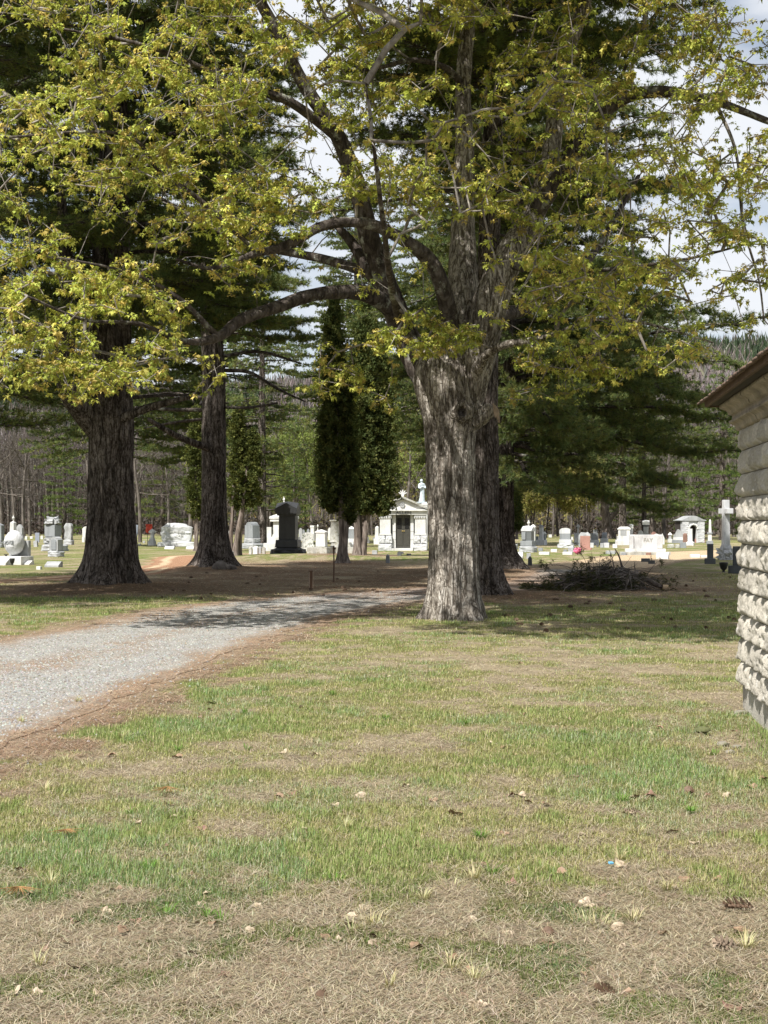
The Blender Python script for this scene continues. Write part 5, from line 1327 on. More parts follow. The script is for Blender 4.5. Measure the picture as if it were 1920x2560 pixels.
for k in range(14):
    a = rr.random() * 6.28; pl.add(*prisms(np.array([(0, 0, 0)]), np.array([(.09 * math.cos(a), .09 * math.sin(a), .16)]), np.array([.006]), np.array([.005]), 4))
pl.mesh('stems', MATS['moss'], fl)
grave('lantern_monument', 'thin stone post with a pointed lantern-like top above the pink stone', 'monument', 1362, -.2, [('base', 'box', 1436, 1456, 1345, 1362, .8, W), ('post', 'box', 1443, 1447, 1320, 1345, .9, WG), ('lantern', 'box', 1441.5, 1449, 1316, 1321, .9, GG), ('peak', 'pyr', 1440, 1451, 1310, 1317, .9, G, {'edge': .1, 'flat': .05})])
grave('gravestone', 'pale blue-white stone left behind the pink granite stone', 'gravestone', 1356, -.3, [('tablet', 'box', 1435, 1449, 1333, 1356, .4, WG)])
grave('pink_gravestone', 'upright pink granite stone below a rough grey top', 'gravestone', 1375, -.2, [('base', 'box', 1447, 1481, 1369, 1375, .6, 'pink_granite'), ('die', 'box', 1450, 1476, 1340, 1369, .4, 'pink_granite')])
grave('gravestone', 'rough-topped grey block standing right behind the pink granite stone', 'gravestone', 1368, -.2, [('block', 'rough', 1446, 1477, 1331, 1368, .4, G, {'amp': .2, 'top': 1})])
grave('gravestone', 'squat grey stone with pale top, right of the pink granite stone', 'gravestone', 1362, -.3, [('base', 'box', 1475, 1498, 1350, 1362, .6, WG), ('die', 'box', 1477, 1496, 1333, 1350, .5, GG)])
grave('gravestone', 'small grey block just left of the dead trunk', 'gravestone', 1347, -.3, [('die', 'box', 1483, 1494, 1324, 1347, .6, GG)])
grave('slant_stone', 'grey stone with slanted white top before the dead trunk', 'gravestone', 1360, -.4, [('base', 'box', 1500, 1521, 1346, 1360, .7, WG), ('die', 'slant', 1504, 1518, 1331, 1347, .7, GG, {'front': .6})])
for k, (a, b, c, dd, m) in enumerate(((1475, 1485, 1357, 1369, WG), (1491, 1497, 1361, 1368, DG), (1500, 1510, 1358, 1369, G), (1509, 1524, 1357, 1369, WG), (1531, 1544, 1360, 1370, W), (1553, 1566, 1381, 1388, GG), (1513, 1540, 1377, 1385, G), (1600, 1630, 1381, 1388, 'brown_stone'))):
    flat(('white block right beside the base of the pink stone', 'tiny dark block in the grass right of the pink stone', 'grey block below the slant stone, left one', 'white sloping block below the slant stone, right one', 'white marker below the left side of the white panelled monument', 'grey block at the left foot of the wide white FAY stone', 'grey ledger behind the brush pile', 'brown ledger under the middle of the wide white FAY stone')[k], a, b, c, dd, m, .7, -.25, 0, 'box')
grave('panelled_monument', 'white panelled die with hipped top on stepped base, left of the FAY stone', 'monument', 1363, -.15, [('plinth', 'box', 1536, 1582, 1350, 1363, .7, W), ('step', 'box', 1540, 1578, 1341, 1350, .7, W), ('die', 'box', 1544, 1576, 1323, 1341, .7, W), ('cap', 'pyr', 1542, 1578, 1317, 1324, .7, W, {'flat': .6, 'edge': .3}), ('panel', 'box', 1551, 1566, 1326, 1340, .06, G, {'dy': -.3})])
g = grave('fay_monument', 'wide white stone carved FAY with fluted ends on a long low base', 'monument', 1388, -.1, [('curb', 'box', 1548, 1676, 1380, 1388, .3, 'old_stone'), ('base', 'box', 1562, 1664, 1372, 1380, .25, W), ('die', 'box', 1573, 1656, 1337, 1372, .2, 'white_granite'), ('pilaster', 'box', 1573, 1584, 1338, 1372, .8, 'white_granite', {'dy': -.17}), ('pilaster', 'box', 1641, 1655, 1338, 1372, .7, 'white_granite', {'dy': -.17})])
text_on(g, 2, 'FAY', .27, 'old_stone', .08, .1)
flat('white sloped marker at the right end of the FAY stone', 1639, 1674, 1381, 1398, W, .7, -.35)
grave('monument', 'narrow white pillar with peaked top over the left end of the FAY stone', 'monument', 1361, -.2, [('pillar', 'box', 1574, 1583, 1320, 1361, .9, G), ('cap', 'gable4', 1573, 1584, 1310, 1321, .9, W)])
grave('gravestone', 'dome-topped white stone peeping over the FAY stone', 'gravestone', 1358, -.2, [('tablet', 'prof', 1593, 1610, 1325, 1358, .5, W, {'p': 'round'})])
grave('monument', 'tall grey pillar with ornate white gabled capital behind the FAY stone', 'monument', 1360, -.2, [('pillar', 'box', 1608, 1622, 1316, 1360, .9, G), ('collar', 'box', 1607, 1623, 1312, 1317, .9, DG), ('capital', 'gable4', 1605, 1625, 1300, 1312, .9, W, {'edge': .5})])
grave('gravestone', 'small pale pink stone behind the right end of the FAY stone', 'gravestone', 1356, -.2, [('tablet', 'prof', 1628, 1641, 1329, 1356, .4, 'pink_granite', {'p': 'serp'})])
grave('gravestone', 'little white curved stone just behind the right top corner of the FAY stone', 'gravestone', 1362, -.2, [('tablet', 'prof', 1633, 1649, 1334, 1362, .4, W, {'p': 'serp'})])
grave('gravestone', 'white upright stone right of the FAY stone', 'gravestone', 1361, -.3, [('tablet', 'prof', 1650, 1662, 1333, 1361, .5, W, {'p': 'gable'})])
grave('small_monument', 'little white pyramid-capped stone left of the ogee gable stone', 'monument', 1357, -.2, [('base', 'box', 1668, 1682, 1347, 1357, .9, W), ('post', 'box', 1671, 1679, 1338, 1347, .9, G), ('cap', 'pyr', 1669, 1681, 1331, 1338, .9, W)])
grave('gravestone', 'grey stone with an ogee gable top in front of the arched tomb', 'gravestone', 1358, -.2, [('base', 'box', 1679, 1714, 1350, 1358, .5, GG), ('step', 'box', 1682, 1711, 1344, 1350, .5, W), ('die', 'prof', 1683, 1709, 1323, 1344, .4, G, {'p': 'ogee'})])
grave('gravestone', 'small brown-red stone touching the left wall of the arched tomb', 'gravestone', 1360, -.4, [('tablet', 'rough', 1707, 1719, 1333, 1360, .5, 'brown_stone')])
grave('curb_stones', 'broken row of grey curb blocks below the ogee gable stone', 'curb', 1370, -.1, [('block', 'rough', 1668, 1686, 1360, 1370, .6, 'old_stone'), ('block', 'rough', 1687, 1699, 1361, 1370, .8, 'old_stone'), ('block', 'box', 1699, 1715, 1356, 1370, .7, GG)])
grave('gravestone', 'white pillar-like stone before the arched tomb doorway', 'gravestone', 1364, -.4, [('base', 'rough', 1714, 1738, 1354, 1364, .8, W), ('pillar', 'box', 1719, 1733, 1322, 1354, .9, W, {'taper': .9})])
grave('red_gravestone', 'polished red-brown stone right of the arched tomb doorway', 'gravestone', 1357, -.3, [('base', 'box', 1736, 1764, 1347, 1357, .6, 'pink_granite'), ('die', 'box', 1739, 1760, 1329, 1347, .5, 'pink_granite')])
grave('obelisk', 'slim white obelisk with a dark collar right of the arched tomb', 'monument', 1362, -.2, [('base', 'box', 1765, 1784, 1352, 1362, .9, GG), ('pedestal', 'box', 1769, 1780, 1335, 1352, .9, W), ('collar', 'box', 1767, 1782, 1331, 1335, .9, GG), ('shaft', 'obelisk', 1771, 1779, 1298, 1331, .9, W, {'taper': .7})])
g = grave('gravestone', 'dark upright stone on a square base, shaded, left of the cross', 'gravestone', 1410, -.2, [('base', 'box', 1760, 1790, 1396, 1410, .7, 'dark_granite'), ('die', 'box', 1767, 1784, 1360, 1396, .6, 'dark_granite')])
g = grave('gravestone', 'dark speckled stone against the corner of the block building', 'gravestone', 1434, -.1, [('base', 'box', 1821, 1870, 1414, 1434, .5, 'dark_granite'), ('die', 'box', 1832, 1866, 1366, 1414, .35, 'dark_granite')])
grave('grave_urn', 'black iron urn on the ground left of the dark speckled stone', 'urn', 1431, 0, [('bowl', 'lathe', 1798, 1820, 1406, 1431, 1, 'black_iron', {'prof': POT})])
for k, (a, b, c, dd) in enumerate(((1602, 1626, 1396, 1405), (1620, 1638, 1401, 1410))): flat(('low dark block in shade right of the brush pile', 'second low dark block, nearer and right of the first')[k], a, b, c, dd, DG, .6, -.2, 0, 'box')
flat('white ledger in the grass left of the upright dark stone', 1724, 1750, 1386, 1394, W, .9, -.1, 0, 'box')
flat('small white ledger closer to the upright dark stone', 1751, 1768, 1388, 1394, W, .9, -.1, 0, 'box')
# the cross, seen almost along its arms
Z = gz(1400); pm = Z / F
e = empty('stone_cross', ((1820 - 960) * pm, Z + .4, 0), -1.40, 'tall pale stone cross on a boulder base, seen nearly edge-on', 'cross')
x = bm_obj('boulder_base', s_rough(.6, .6, .70, {'amp': .5, 'round': .4, 'top': 1, 'seed': 41}), 'white_granite', e); x.location = (0, 0, -.05)
x = bm_obj('shaft', s_box(.30, .30, 2.05, {'taper': .84}), 'white_granite', e); x.location = (0, 0, .6)
x = bm_obj('arms', s_box(1.05, .26, .235, {}), 'white_granite', e); x.location = (0, 0, 2.04)
# far stones at the wood's foot on the right and left
rr = rng(77)
FARL = {'w': 'small white stone among the farthest rows before the woods', 'g': 'small grey stone among the farthest rows before the woods', 'p': 'small pinkish stone among the farthest rows before the woods'}
taken = []
for k in range(64):
    px = rr.choice((rr.uniform(1470, 1850), rr.uniform(1335, 1560), rr.uniform(600, 945), rr.uniform(60, 540))); yb = rr.uniform(1342, 1356); h = rr.uniform(6, 13); w = rr.uniform(5, 10)
    if any(abs(px - t) < 9 for t in taken): continue
    taken.append(px); m = rr.choice(('w', 'w', 'g', 'p') if px > 1500 else ('w', 'w', 'g', 'g'))
    grave('far_gravestone', FARL[m], 'gravestone', yb, -.3, [('stone', rr.choice(('box', 'prof')), px, px + w, yb - h, yb, .4, {'w': W, 'g': GG, 'p': 'pink_granite'}[m], {'p': rr.choice(('serp', 'arch', 'round'))})], 'far graves of type ' + {'w': 'white stone', 'g': 'grey stone', 'p': 'pinkish stone'}[m])

# red cloth hanging on a hook, the rusty rod, the wooden stub post
p = P(369, 1345, gz(1362)); Z = gz(1362)
e = empty('shepherd_hook', (p[0], Z, 0), 0, 'thin iron hook by the wood edge, left of the hooded monument', 'hook')
pl = Pile(); pl.add(*tube(np.array([(0, 0, 0), (0, 0, 1.4), (.1, 0, 1.62), (.22, 0, 1.5), (.2, 0, 1.38)]), [.02, .02, .018, .016, .012], .06, 6)); pl.mesh('rod', MATS['black_iron'], e)
u, v = np.meshgrid(np.linspace(0, 1, 9), np.linspace(0, 1, 13))
xx = -.16 + .5 * u + .16 * v * (u > .4) + .06 * np.sin(u * 9 + v * 3); zz = 1.55 - 1.05 * v * (.45 + .55 * u) ; yy = .07 * np.sin(u * 12) + .04 * np.sin(v * 8)
i = np.arange(u.size).reshape(u.shape); q = np.stack((i[:-1, :-1], i[:-1, 1:], i[1:, 1:], i[1:, :-1]), -1).reshape(-1, 4)
o = link('red_cloth', mesh_np('red_cloth', np.c_[xx.ravel(), yy.ravel(), zz.ravel()], q), MATS['red_cloth'], None, True); o.location = (p[0], Z - .1, 0)
m = o.modifiers.new('thickness', 'SOLIDIFY'); m.thickness = .015
tag(o, 'ragged red cloth hanging at the wood edge left of the hooded monument', 'cloth')
Z = gz(1456); e = empty('metal_stake', ((834 - 960) * Z / F, Z, 0), 0, 'thin rusty stake with a small plate, upright before the black monument', 'stake')
pl = Pile(); pl.add(*tube(np.array([(0, 0, -.05), (.01, 0, .5), (0, 0, 1.0)]), [.02, .019, .018], .1, 8)); pl.mesh('rod', MATS['rust'], e)
x = bm_obj('plate', s_box(.09, .012, .06, {}), 'rust', e); x.location = (.02, -.025, .9)
Z = gz(1469); e = empty('wooden_post', ((777 - 960) * Z / F, Z, 0), .25, 'short brown wooden stub post with pale weathered edges beside the drive', 'post')
x = bm_obj('post', s_box(.095, .09, .47, {}), 'post_wood', e); x.location = (0, 0, -.04)
for s in (-1, 1): x = bm_obj('worn_edge', s_box(.02, .02, .42, {}), 'post_edge', e); x.location = (s * .044, -.042, -.02)
plain('mortar', (.20, .185, .16), .95, 30)
# ------------------------------------------------------------------ the white tomb
Z = gz(1377); pm = Z / F
tomb = empty('mausoleum', ((1007 - 960) * pm, Z + .25, 0), -.05, 'white gabled stone tomb carved ALLEN with bronze double doors', 'mausoleum')
def tb(name, x0, x1, y0, y1, d, yoff, mat, kind='box', **o):
    """px box on the tomb; yoff is the depth of its front face behind the tomb's front plane"""
    w, h = (x1 - x0) * pm, (y1 - y0) * pm
    x = bm_obj(name, KIND[kind](w, d, h, o), mat, tomb); x.location = (((x0 + x1) / 2 - 1007) * pm, yoff + d / 2, (1377 - y1) * pm)
    return x
tb('wall', 950, 1064, 1278, 1377, 3.0, .42, 'granite')
tb('step', 979, 1033, 1371, 1379, .5, .04, W)
for s, (a, b) in enumerate(((946, 980), (1034, 1068))):
    for k, (c, d) in enumerate(((1359, 1379), (1338, 1358.4))):
        n = 1 if k == 0 else 2
        for j in range(n):
            w = (b - a) / n; tb('rough_block', a + j * w + .2, a + (j + 1) * w - .2, c, d, .5, .0, WG, 'rough', amp=.12, round=.08, seed=s * 7 + k * 3 + j)
    p = tb('pilaster', a + 3.5, b - 3.5, 1296, 1338, .46, .06, W)
    tb('pilaster_base', a + 2, b - 2, 1334, 1338, .5, .02, W)
    x = tb('capital', a + 1.5, b - 1.5, 1287, 1296.5, .5, .02, W)
    for j in range(5): q = tb('leaf_carving', a + 3 + j * 6, a + 7 + j * 6, 1289, 1295, .06, -.02, 'granite', 'ball', amp=.05)
for a, b in ((980, 989), (1026, 1034)):
    for k in range(4): tb('jamb_block', a, b, 1287 + k * 21, 1307.4 + k * 21, .3, .26, W)
tb('entablature', 947, 1068, 1277, 1287, .62, -.04, W)
tb('cornice', 943, 1072, 1273, 1277.5, .9, -.16, W)
w, h = (1072 - 943) * pm, (1273.5 - 1245) * pm
x = bm_obj('pediment', extrude([(-w / 2 * .97, 0), (0, h * .92), (w / 2 * .97, 0)], 3.2), W, tomb); x.location = (0, 1.58, (1377 - 1273.5) * pm)
for s in (-1, 1):
    L = math.hypot(w / 2, h); x = bm_obj('roof_slab', s_box(L + .06, 3.7, .11, {}), 'old_stone', tomb); x.rotation_euler = (0, s * math.atan2(h, w / 2), 0); x.location = (s * w / 4, 1.62, (1377 - 1273.5) * pm + h / 2 - .01)
x = bm_obj('medallion', s_lathe(.3, .3, .09, {'prof': [(1, 0), (1, .6), (.8, 1), (.65, .5), (.3, .9), (.05, 1)], 'n': 20}), 'granite', tomb, True); x.rotation_euler = (math.radians(90), 0, 0); x.location = (-.02, -.02, (1377 - 1263) * pm)
fin = bm_obj('finial', s_lathe(.3, .3, .26, {'prof': [(1, 0), (.9, .25), (.45, .4), (.6, .7), (.3, 1)]}), W, tomb, True); fin.location = (0, .1, (1377 - 1246) * pm)
bm = bmesh.new()
for a in (-1.0, -.5, 0, .5, 1.0):
    L = .34 - .05 * abs(a)
    m = Matrix.Translation((math.sin(a) * .16, .1, (1377 - 1246) * pm + .2 + math.cos(a) * .16)) @ Matrix.Rotation(a, 4, 'Y') @ Matrix.Diagonal((.04, .03, L * .5, 1))
    bmesh.ops.create_icosphere(bm, subdivisions=2, radius=1, matrix=m)
bm_obj('palmette', bm, W, tomb, True)
for s, (a, b) in enumerate(((989, 1007.3), (1008, 1026))):
    w, h = (b - a) * pm, (1370 - 1288) * pm
    door = bm_obj('door', s_box(w, .06, h, {}), 'bronze_door', tomb); door.location = (((a + b) / 2 - 1007) * pm, .40, (1377 - 1370) * pm)
    x = bm_obj('grille_window', s_box(w * .62, .02, h * .33, {}), 'door_glass', door); x.location = (0, -.035, h * .58)
    x = bm_obj('panel', s_box(w * .72, .02, h * .36, {}), 'bronze_door', door); x.location = (0, -.035, h * .08)
    x = bm_obj('handle', s_ball(.06, .06, .06, {'amp': 0}), 'gold', door, True); x.location = ((.4 - .8 * s) * w, -.07, h * .5)
lettering('ALLEN', tomb, (.05, -.055, (1377 - 1282) * pm), .24, 'letter_dark', 38 * pm, extrude_by=.02)

# statues: one robed figure on a hidden column behind the tomb, one on the tiered monument
def robed_statue(label, loc, ht, mat, rz, pedestal=None):
    e = empty('statue', loc, rz, label, 'statue')
    bm = bmesh.new(); n = 28
    lv = [(0, .24, .20), (.03, .25, .21), (.2, .21, .18), (.4, .19, .165), (.52, .19, .15), (.6, .17, .135), (.68, .23, .15), (.76, .28, .15), (.80, .25, .13), (.83, .10, .09), (.85, .07, .07), (.87, .10, .105), (.905, .125, .13), (.945, .12, .13), (.98, .08, .09), (1, .012, .012)]
    z, rx, ry = (np.array([l[k] for l in lv]) for k in range(3)); zz = np.linspace(0, 1, 64)
    R = []
    for q in zz:
        a, b = np.interp(q, z, rx) * ht * .5, np.interp(q, z, ry) * ht * .5
        ring = []
        for t in np.arange(n) / n * 2 * math.pi:
            f = 1 + (.10 * math.sin(t * 7 + q * 6) * max(0, .8 - q) + .05 * math.sin(t * 11 + 2)) * (q < .82)
            ring.append(bm.verts.new((a * math.cos(t) * f + .025 * ht * math.sin(q * 4), b * math.sin(t) * f - .02 * ht * q, q * ht)))
        R.append(ring)
    for a, b in zip(R[:-1], R[1:]):
        for i in range(n): bm.faces.new((a[i], a[(i + 1) % n], b[(i + 1) % n], b[i]))
    bm.faces.new(R[0][::-1]); bm.faces.new(R[-1])
    for s in (-1, 1):   # bent arms, the hands meeting at the breast
        pts = np.array([(s * .10, 0, .78), (s * .135, -.03, .66), (s * .12, -.09, .60), (s * .02, -.125, .66)]) * ht
        V, q = tube(pts, np.array([.042, .042, .036, .024]) * ht, .02 * ht, 10)
        vs = [bm.verts.new(v) for v in V]
        for f in q:
            ff = list(dict.fromkeys(f))
            try: bm.faces.new([vs[i] for i in ff])
            except ValueError: pass
    o = bm_obj('body', bm, mat, e, True)
    m = o.modifiers.new('join', 'REMESH'); m.mode = 'VOXEL'; m.voxel_size = ht / 90; m.use_smooth_shade = True
    x = bm_obj('plinth', s_box(.36 * ht, .32 * ht, .06 * ht, {}), mat, e); x.location = (0, 0, -.055 * ht)
    return e
Zs = gz(1372)
grave('column_monument', 'tall plain pedestal behind the tomb carrying the white robed statue', 'monument', 1372, -.1, [('pedestal', 'box', 1046, 1070, 1262, 1372, .9, W), ('cap', 'box', 1045, 1071, 1258, 1263, .9, W)])
robed_statue('bluish white robed statue standing high beside the gable of the tomb', ((1054.5 - 960) * Zs / F, Zs + .25, H - (1255 - HY) * Zs / F), 58 * Zs / F, 'copper_white', .3)
Zs = gz(1378) + 1.0
robed_statue('white kneeling-size statue on the tiered monument, head above the black gable', ((710 - 960) * Zs / F, Zs, H - (1264 - HY) * Zs / F + .04), 21 * Zs / F, 'marble', -.8)

# ------------------------------------------------------------------ the arched tomb far right
Z = gz(1357); pm = Z / F
t2 = empty('arched_tomb', ((1732 - 960) * pm, Z + 1.2, 0), .02, 'small rock-faced tomb with a dark arched doorway and curved roof', 'mausoleum')
w, h = 57 * pm, 55 * pm; aw, ah = 8.2 * pm, 44 * pm
out = [(-w / 2, 0), (-w / 2, h), (w / 2, h), (w / 2, 0), (aw, 0)] + [(aw * math.cos(a), ah - aw + aw * math.sin(a)) for a in np.linspace(0, math.pi, 13)] + [(-aw, 0)]
def concave(pts, d):
    bm = bmesh.new(); a = [bm.verts.new((x, -d / 2, z)) for x, z in pts]; es = [bm.edges.new((a[i - 1], a[i])) for i in range(len(a))]
    f = bmesh.ops.triangle_fill(bm, edges=es, use_beauty=True)['geom']; fs = [q for q in f if isinstance(q, bmesh.types.BMFace)]
    ex = bmesh.ops.extrude_face_region(bm, geom=fs)['geom']
    bmesh.ops.translate(bm, verts=[v for v in ex if isinstance(v, bmesh.types.BMVert)], vec=(0, d, 0))
    return bm
x = bm_obj('wall', concave(out, .5), WG, t2); x.location = (0, -1.0, 0)
x = bm_obj('dark_back_room', s_box(w * .98, 2.0, h * .99, {}), 'soffit', t2); x.location = (0, .3, 0)  # body behind the doorway, the shade inside put into its near-black colour
for row in range(5):
    for s in (-1, 1):
        x = bm_obj('rough_block', s_rough(w / 2 - aw * 1.35, .16, h / 5 - .02, {'amp': .25, 'round': .1, 'seed': row * 2 + s + 3}), WG, t2); x.location = (s * (w / 4 + aw * .66), -1.27, row * h / 5 + .01)
for a in np.linspace(.1, math.pi - .1, 7):
    x = bm_obj('arch_stone', s_rough(.17, .18, aw * .5, {'amp': .2, 'seed': int(a * 9)}), W, t2); x.location = (math.cos(a) * aw * 1.05, -1.28, ah - aw + math.sin(a) * aw * 1.05); x.rotation_euler = (0, math.pi / 2 - a, 0)
pr = [(-w * .56, 0), (-w * .56, .06)] + [(-w * .5 + w * t, .08 + .34 * math.sin(math.pi * t) ** 1.5) for t in np.linspace(0, 1, 13)] + [(w * .56, .06), (w * .56, 0)]
x = bm_obj('roof', extrude(pr, 2.9), 'granite', t2); x.location = (0, .05, h)

# ------------------------------------------------------------------ rock-faced block building, its near wall running back toward the camera
Zc = 12.45; ang = math.atan2(411, F)
bld = empty('block_building', (893 / F * Zc, Zc, 0), -ang, 'low building of rock-faced grey concrete blocks under a mossy shingled eave', 'building')
r = rng(55)
Lw, course, bw, zb = 14.5, .203, .41, .22           # local -y runs along the wall toward the camera, +x into the building
nz_, ny_ = 11, 36
pl = Pile(); g8, g14 = 16, 12
def block_face(y0, y1, z0, z1, seed, axis=0):
    u, v = np.meshgrid(np.linspace(0, 1, g8), np.linspace(0, 1, g14))
    eu = np.clip(np.minimum(u, 1 - u) * (y1 - y0) / (.085 + .05 * vnoise(v * 4 + seed, u * 0, seed=8)), 0, 1); e2 = np.clip(np.minimum(v * 1.6, (1 - v) * .8) * (z1 - z0) / (.03 + .03 * vnoise(u * 5 + seed, v * 0, seed=9)), 0, 1)
    pil = np.sqrt(eu) * np.sqrt(e2)
    k = fbm(u * 3.5 + seed * 1.7, v * 2.2 + seed, seed=5) - .5
    fac = np.abs(fbm(u * 7 + seed, v * 4 + seed * .3, seed=7, o=2) - .5)
    dep = pil * (.030 + .075 * k + .05 * (.2 - fac) + .016 * (1 - v)) + .03 * pil * (fbm(u * 16 + seed, v * 9, seed=6, o=2) - .5)
    i = np.arange(u.size).reshape(u.shape); q = np.stack((i[:-1, :-1], i[1:, :-1], i[1:, 1:], i[:-1, 1:]), -1).reshape(-1, 4)
    yy, zz = y0 + (y1 - y0) * u, z0 + (z1 - z0) * v
    if axis == 0: return np.c_[-dep.ravel(), yy.ravel(), zz.ravel()], q
    return np.c_[-yy.ravel(), dep.ravel(), zz.ravel()], q[:, ::-1]
for c in range(nz_):
    off = (c % 2) * bw * .5; z0 = zb + c * course; y = 0.0; k = 0
    while y > -Lw:
        y1 = y - (bw if not (k == 0 and c % 2) else bw * .5)
        V, q = block_face(y1 + .007, y - .007, z0 + .004, z0 + course - .004, c * 37 + k); pl.add(V, q, np.array((1, .985, .96)) * r.uniform(.78, 1.12)); y = y1; k += 1
    x = 0.0; k = 0
    while x < 5.0:
        x1 = x + (bw if not (k == 0 and not c % 2) else bw * .5)
        V, q = block_face(-x1 + .004, -x - .004, z0 + .004, z0 + course - .004, c * 41 + k + 500, 1); pl.add(V, q, np.array((1, .985, .96)) * r.uniform(.78, 1.12)); x = x1; k += 1
pl.mesh('wall', MATS['block_face'], bld, False)
pl = Pile(); V = np.array([(.004, -.004, zb), (.004, -Lw, zb), (.004, -Lw, 2.45), (.004, -.004, 2.45), (5, -.004, zb), (5, -.004, 2.45)]); pl.add(V, np.array([(0, 1, 2, 3), (0, 3, 5, 4)]))
pl.mesh('mortar', MATS['mortar'], bld, False)
x = bm_obj('foundation', s_box(5.1, Lw, .42, {}), 'concrete', bld); x.location = (2.56, -Lw / 2 - .01, -.19)
prof = [(0, 2.43), (.03, 2.43), (.045, 2.45), (.05, 2.475), (.08, 2.495), (.095, 2.50), (.095, 2.52), (.07, 2.525), (.07, 2.57), (.10, 2.575), (.105, 2.60), (.13, 2.62), (.165, 2.635), (.17, 2.65), (.17, 2.667), (0, 2.667)]
pl = Pile(); y = 0.0; k = 0; n = len(prof)
while y > -Lw:
    y1 = y - .62
    a = np.array([(-o - .004 * (k % 2), y + (o if k == 0 else -.003), z) for o, z in prof]); b = np.array([(-o - .004 * (k % 2), y1 + .003, z) for o, z in prof])
    q = np.array([(i, i + 1, n + i + 1, n + i) for i in range(n - 1)]); pl.add(np.vstack((a, b)), q); y = y1; k += 1
a = np.array([(-o, o, z) for o, z in prof]); b = np.array([(5, o, z) for o, z in prof]); pl.add(np.vstack((a, b)), np.array([(i, n + i, n + i + 1, i + 1) for i in range(n - 1)]))
pl.mesh('cornice', MATS['cornice_concrete'], bld)
# hipped roof: eave board, soffit, shingle courses with ragged moss
ev, zt = .27, 2.672
roof = bpy.data.objects.new('roof', None); C.objects.link(roof); roof.parent = bld
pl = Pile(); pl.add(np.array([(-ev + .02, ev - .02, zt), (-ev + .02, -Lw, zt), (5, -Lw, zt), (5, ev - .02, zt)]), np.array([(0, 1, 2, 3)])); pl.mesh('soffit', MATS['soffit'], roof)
x = bm_obj('eave_board', s_box(.03, Lw + ev, .05, {}), 'rotten_board', roof); x.location = (-ev, ev - (Lw + ev) / 2, zt - .012)
x = bm_obj('eave_board', s_box(5 + ev - .02, .03, .05, {}), 'rotten_board', roof); x.location = ((5 - ev) / 2 + .02, ev, zt - .012)
pl = Pile(); ms = Pile(); pitch = math.tan(math.radians(24))
def slab(V8): return np.array(V8), np.array([(0, 1, 2, 3), (4, 7, 6, 5), (0, 4, 5, 1), (1, 5, 6, 2), (2, 6, 7, 3), (3, 7, 4, 0)])
def shingle(y0, y1, x0, run, th, lift):
    x1 = x0 + run; z0 = zt + .042 + (x0 + ev) * pitch + lift; z1 = z0 + run * pitch - .006
    return slab([(x0, y0, z0), (x0, y1, z0), (x1, y1, z1), (x1, y0, z1), (x0, y0, z0 + th), (x0, y1, z0 + th), (x1, y1, z1 + th * .4), (x1, y0, z1 + th * .4)])
for c in range(14):
    y = ev + .03
    while y > -Lw:
        w = .09 + .11 * r.random(); x0 = -ev - .055 + c * .14 - .028 * r.random()
        pl.add(*shingle(y - w + .004, y, x0, .24, .014 + .008 * r.random(), .006 * r.random())); y -= w
    if c < 3:
        for k in range(420):
            yy = ev - (Lw) * r.random(); cx = -ev - .06 + c * .14 + .09 * r.random(); s = .012 + .022 * r.random()
            bm = s_ball(s * 2.6, s * 3, s * 1.4, {'amp': .3, 'seed': k}) if k < 3 else None
            if bm is not None:
                mv = np.array([v.co for v in bm.verts]); mf = np.array([[q.index for q in f.verts] for f in bm.faces]); bm.free()
            ms.add(mv * (.10 + .35 * r.random() ** 2) * (1, 1, .6) + (cx, yy, zt + .056 + (cx + ev) * pitch), mf)
pl.mesh('shingles', MATS['shingle'], roof); ms.mesh('moss', MATS['moss'], roof)
pl = Pile(); pl.add(np.array([(-ev, ev, zt + .039), (-ev, -Lw, zt + .039), (2.6, -Lw, zt + .039 + (2.6 + ev) * pitch), (2.6, ev - 2.9, zt + .039 + (2.6 + ev) * pitch), (5.4, ev, zt + .039)]), np.array([(0, 1, 2, 3), (0, 3, 4, 4)])); pl.mesh('deck', MATS['rotten_board'], roof)

# ------------------------------------------------------------------ brush pile
Z = gz(1472); pm = Z / F
bx = lambda px: (px - 1515) * pm
bz = lambda py: (1472 - py) * pm
brush = empty('brush_pile', ((1515 - 960) * pm, Z, 0), 0, 'heap of cut pine branches and twigs dumped on the lawn', 'brush pile')
r = rng(66)
def cut(pts, rad, mat='dead_wood', end=True):
    P3_ = np.array([(bx(a), d, bz(b)) for a, b, d in pts]); pl = Pile(); pl.add(*tube(P3_, rad, .06, 9, ridges(.006, 3, 2, int(pts[0][0]) % 50, .15))); o = pl.mesh('cut_branch', MATS[mat], brush, True)
    return P3_
mains = [cut([(1662, 1469, -.3), (1640, 1462, -.25), (1615, 1448, -.2), (1590, 1441, -.1), (1560, 1436, 0), (1530, 1440, .1)], [.045, .06, .06, .055, .05, .03]),
         cut([(1668, 1470, .1), (1640, 1463, .2), (1600, 1440, .2), (1570, 1430, .2), (1540, 1432, .2)], [.03, .05, .05, .05, .03]),
         cut([(1598, 1434, -.2), (1575, 1437, -.35), (1545, 1452, -.5), (1520, 1472, -.6)], [.05, .045, .03, .02]),
         cut([(1592, 1428, -.1), (1560, 1438, -.2), (1500, 1444, -.25), (1450, 1438, -.2), (1400, 1452, -.1), (1370, 1476, 0)], [.05, .045, .04, .035, .025, .012]),
         cut([(1560, 1426, .2), (1556, 1408, .2), (1549, 1388, .15), (1538, 1371, .1)], [.04, .028, .02, .01]),
         cut([(1540, 1420, .3), (1535, 1395, .3), (1528, 1375, .3)], [.02, .012, .006]), cut([(1590, 1430, 0), (1586, 1415, 0), (1587, 1404, 0)], [.015, .012, .006]),
         cut([(1500, 1440, .2), (1518, 1412, .1), (1532, 1402, .05)], [.03, .02, .01])]
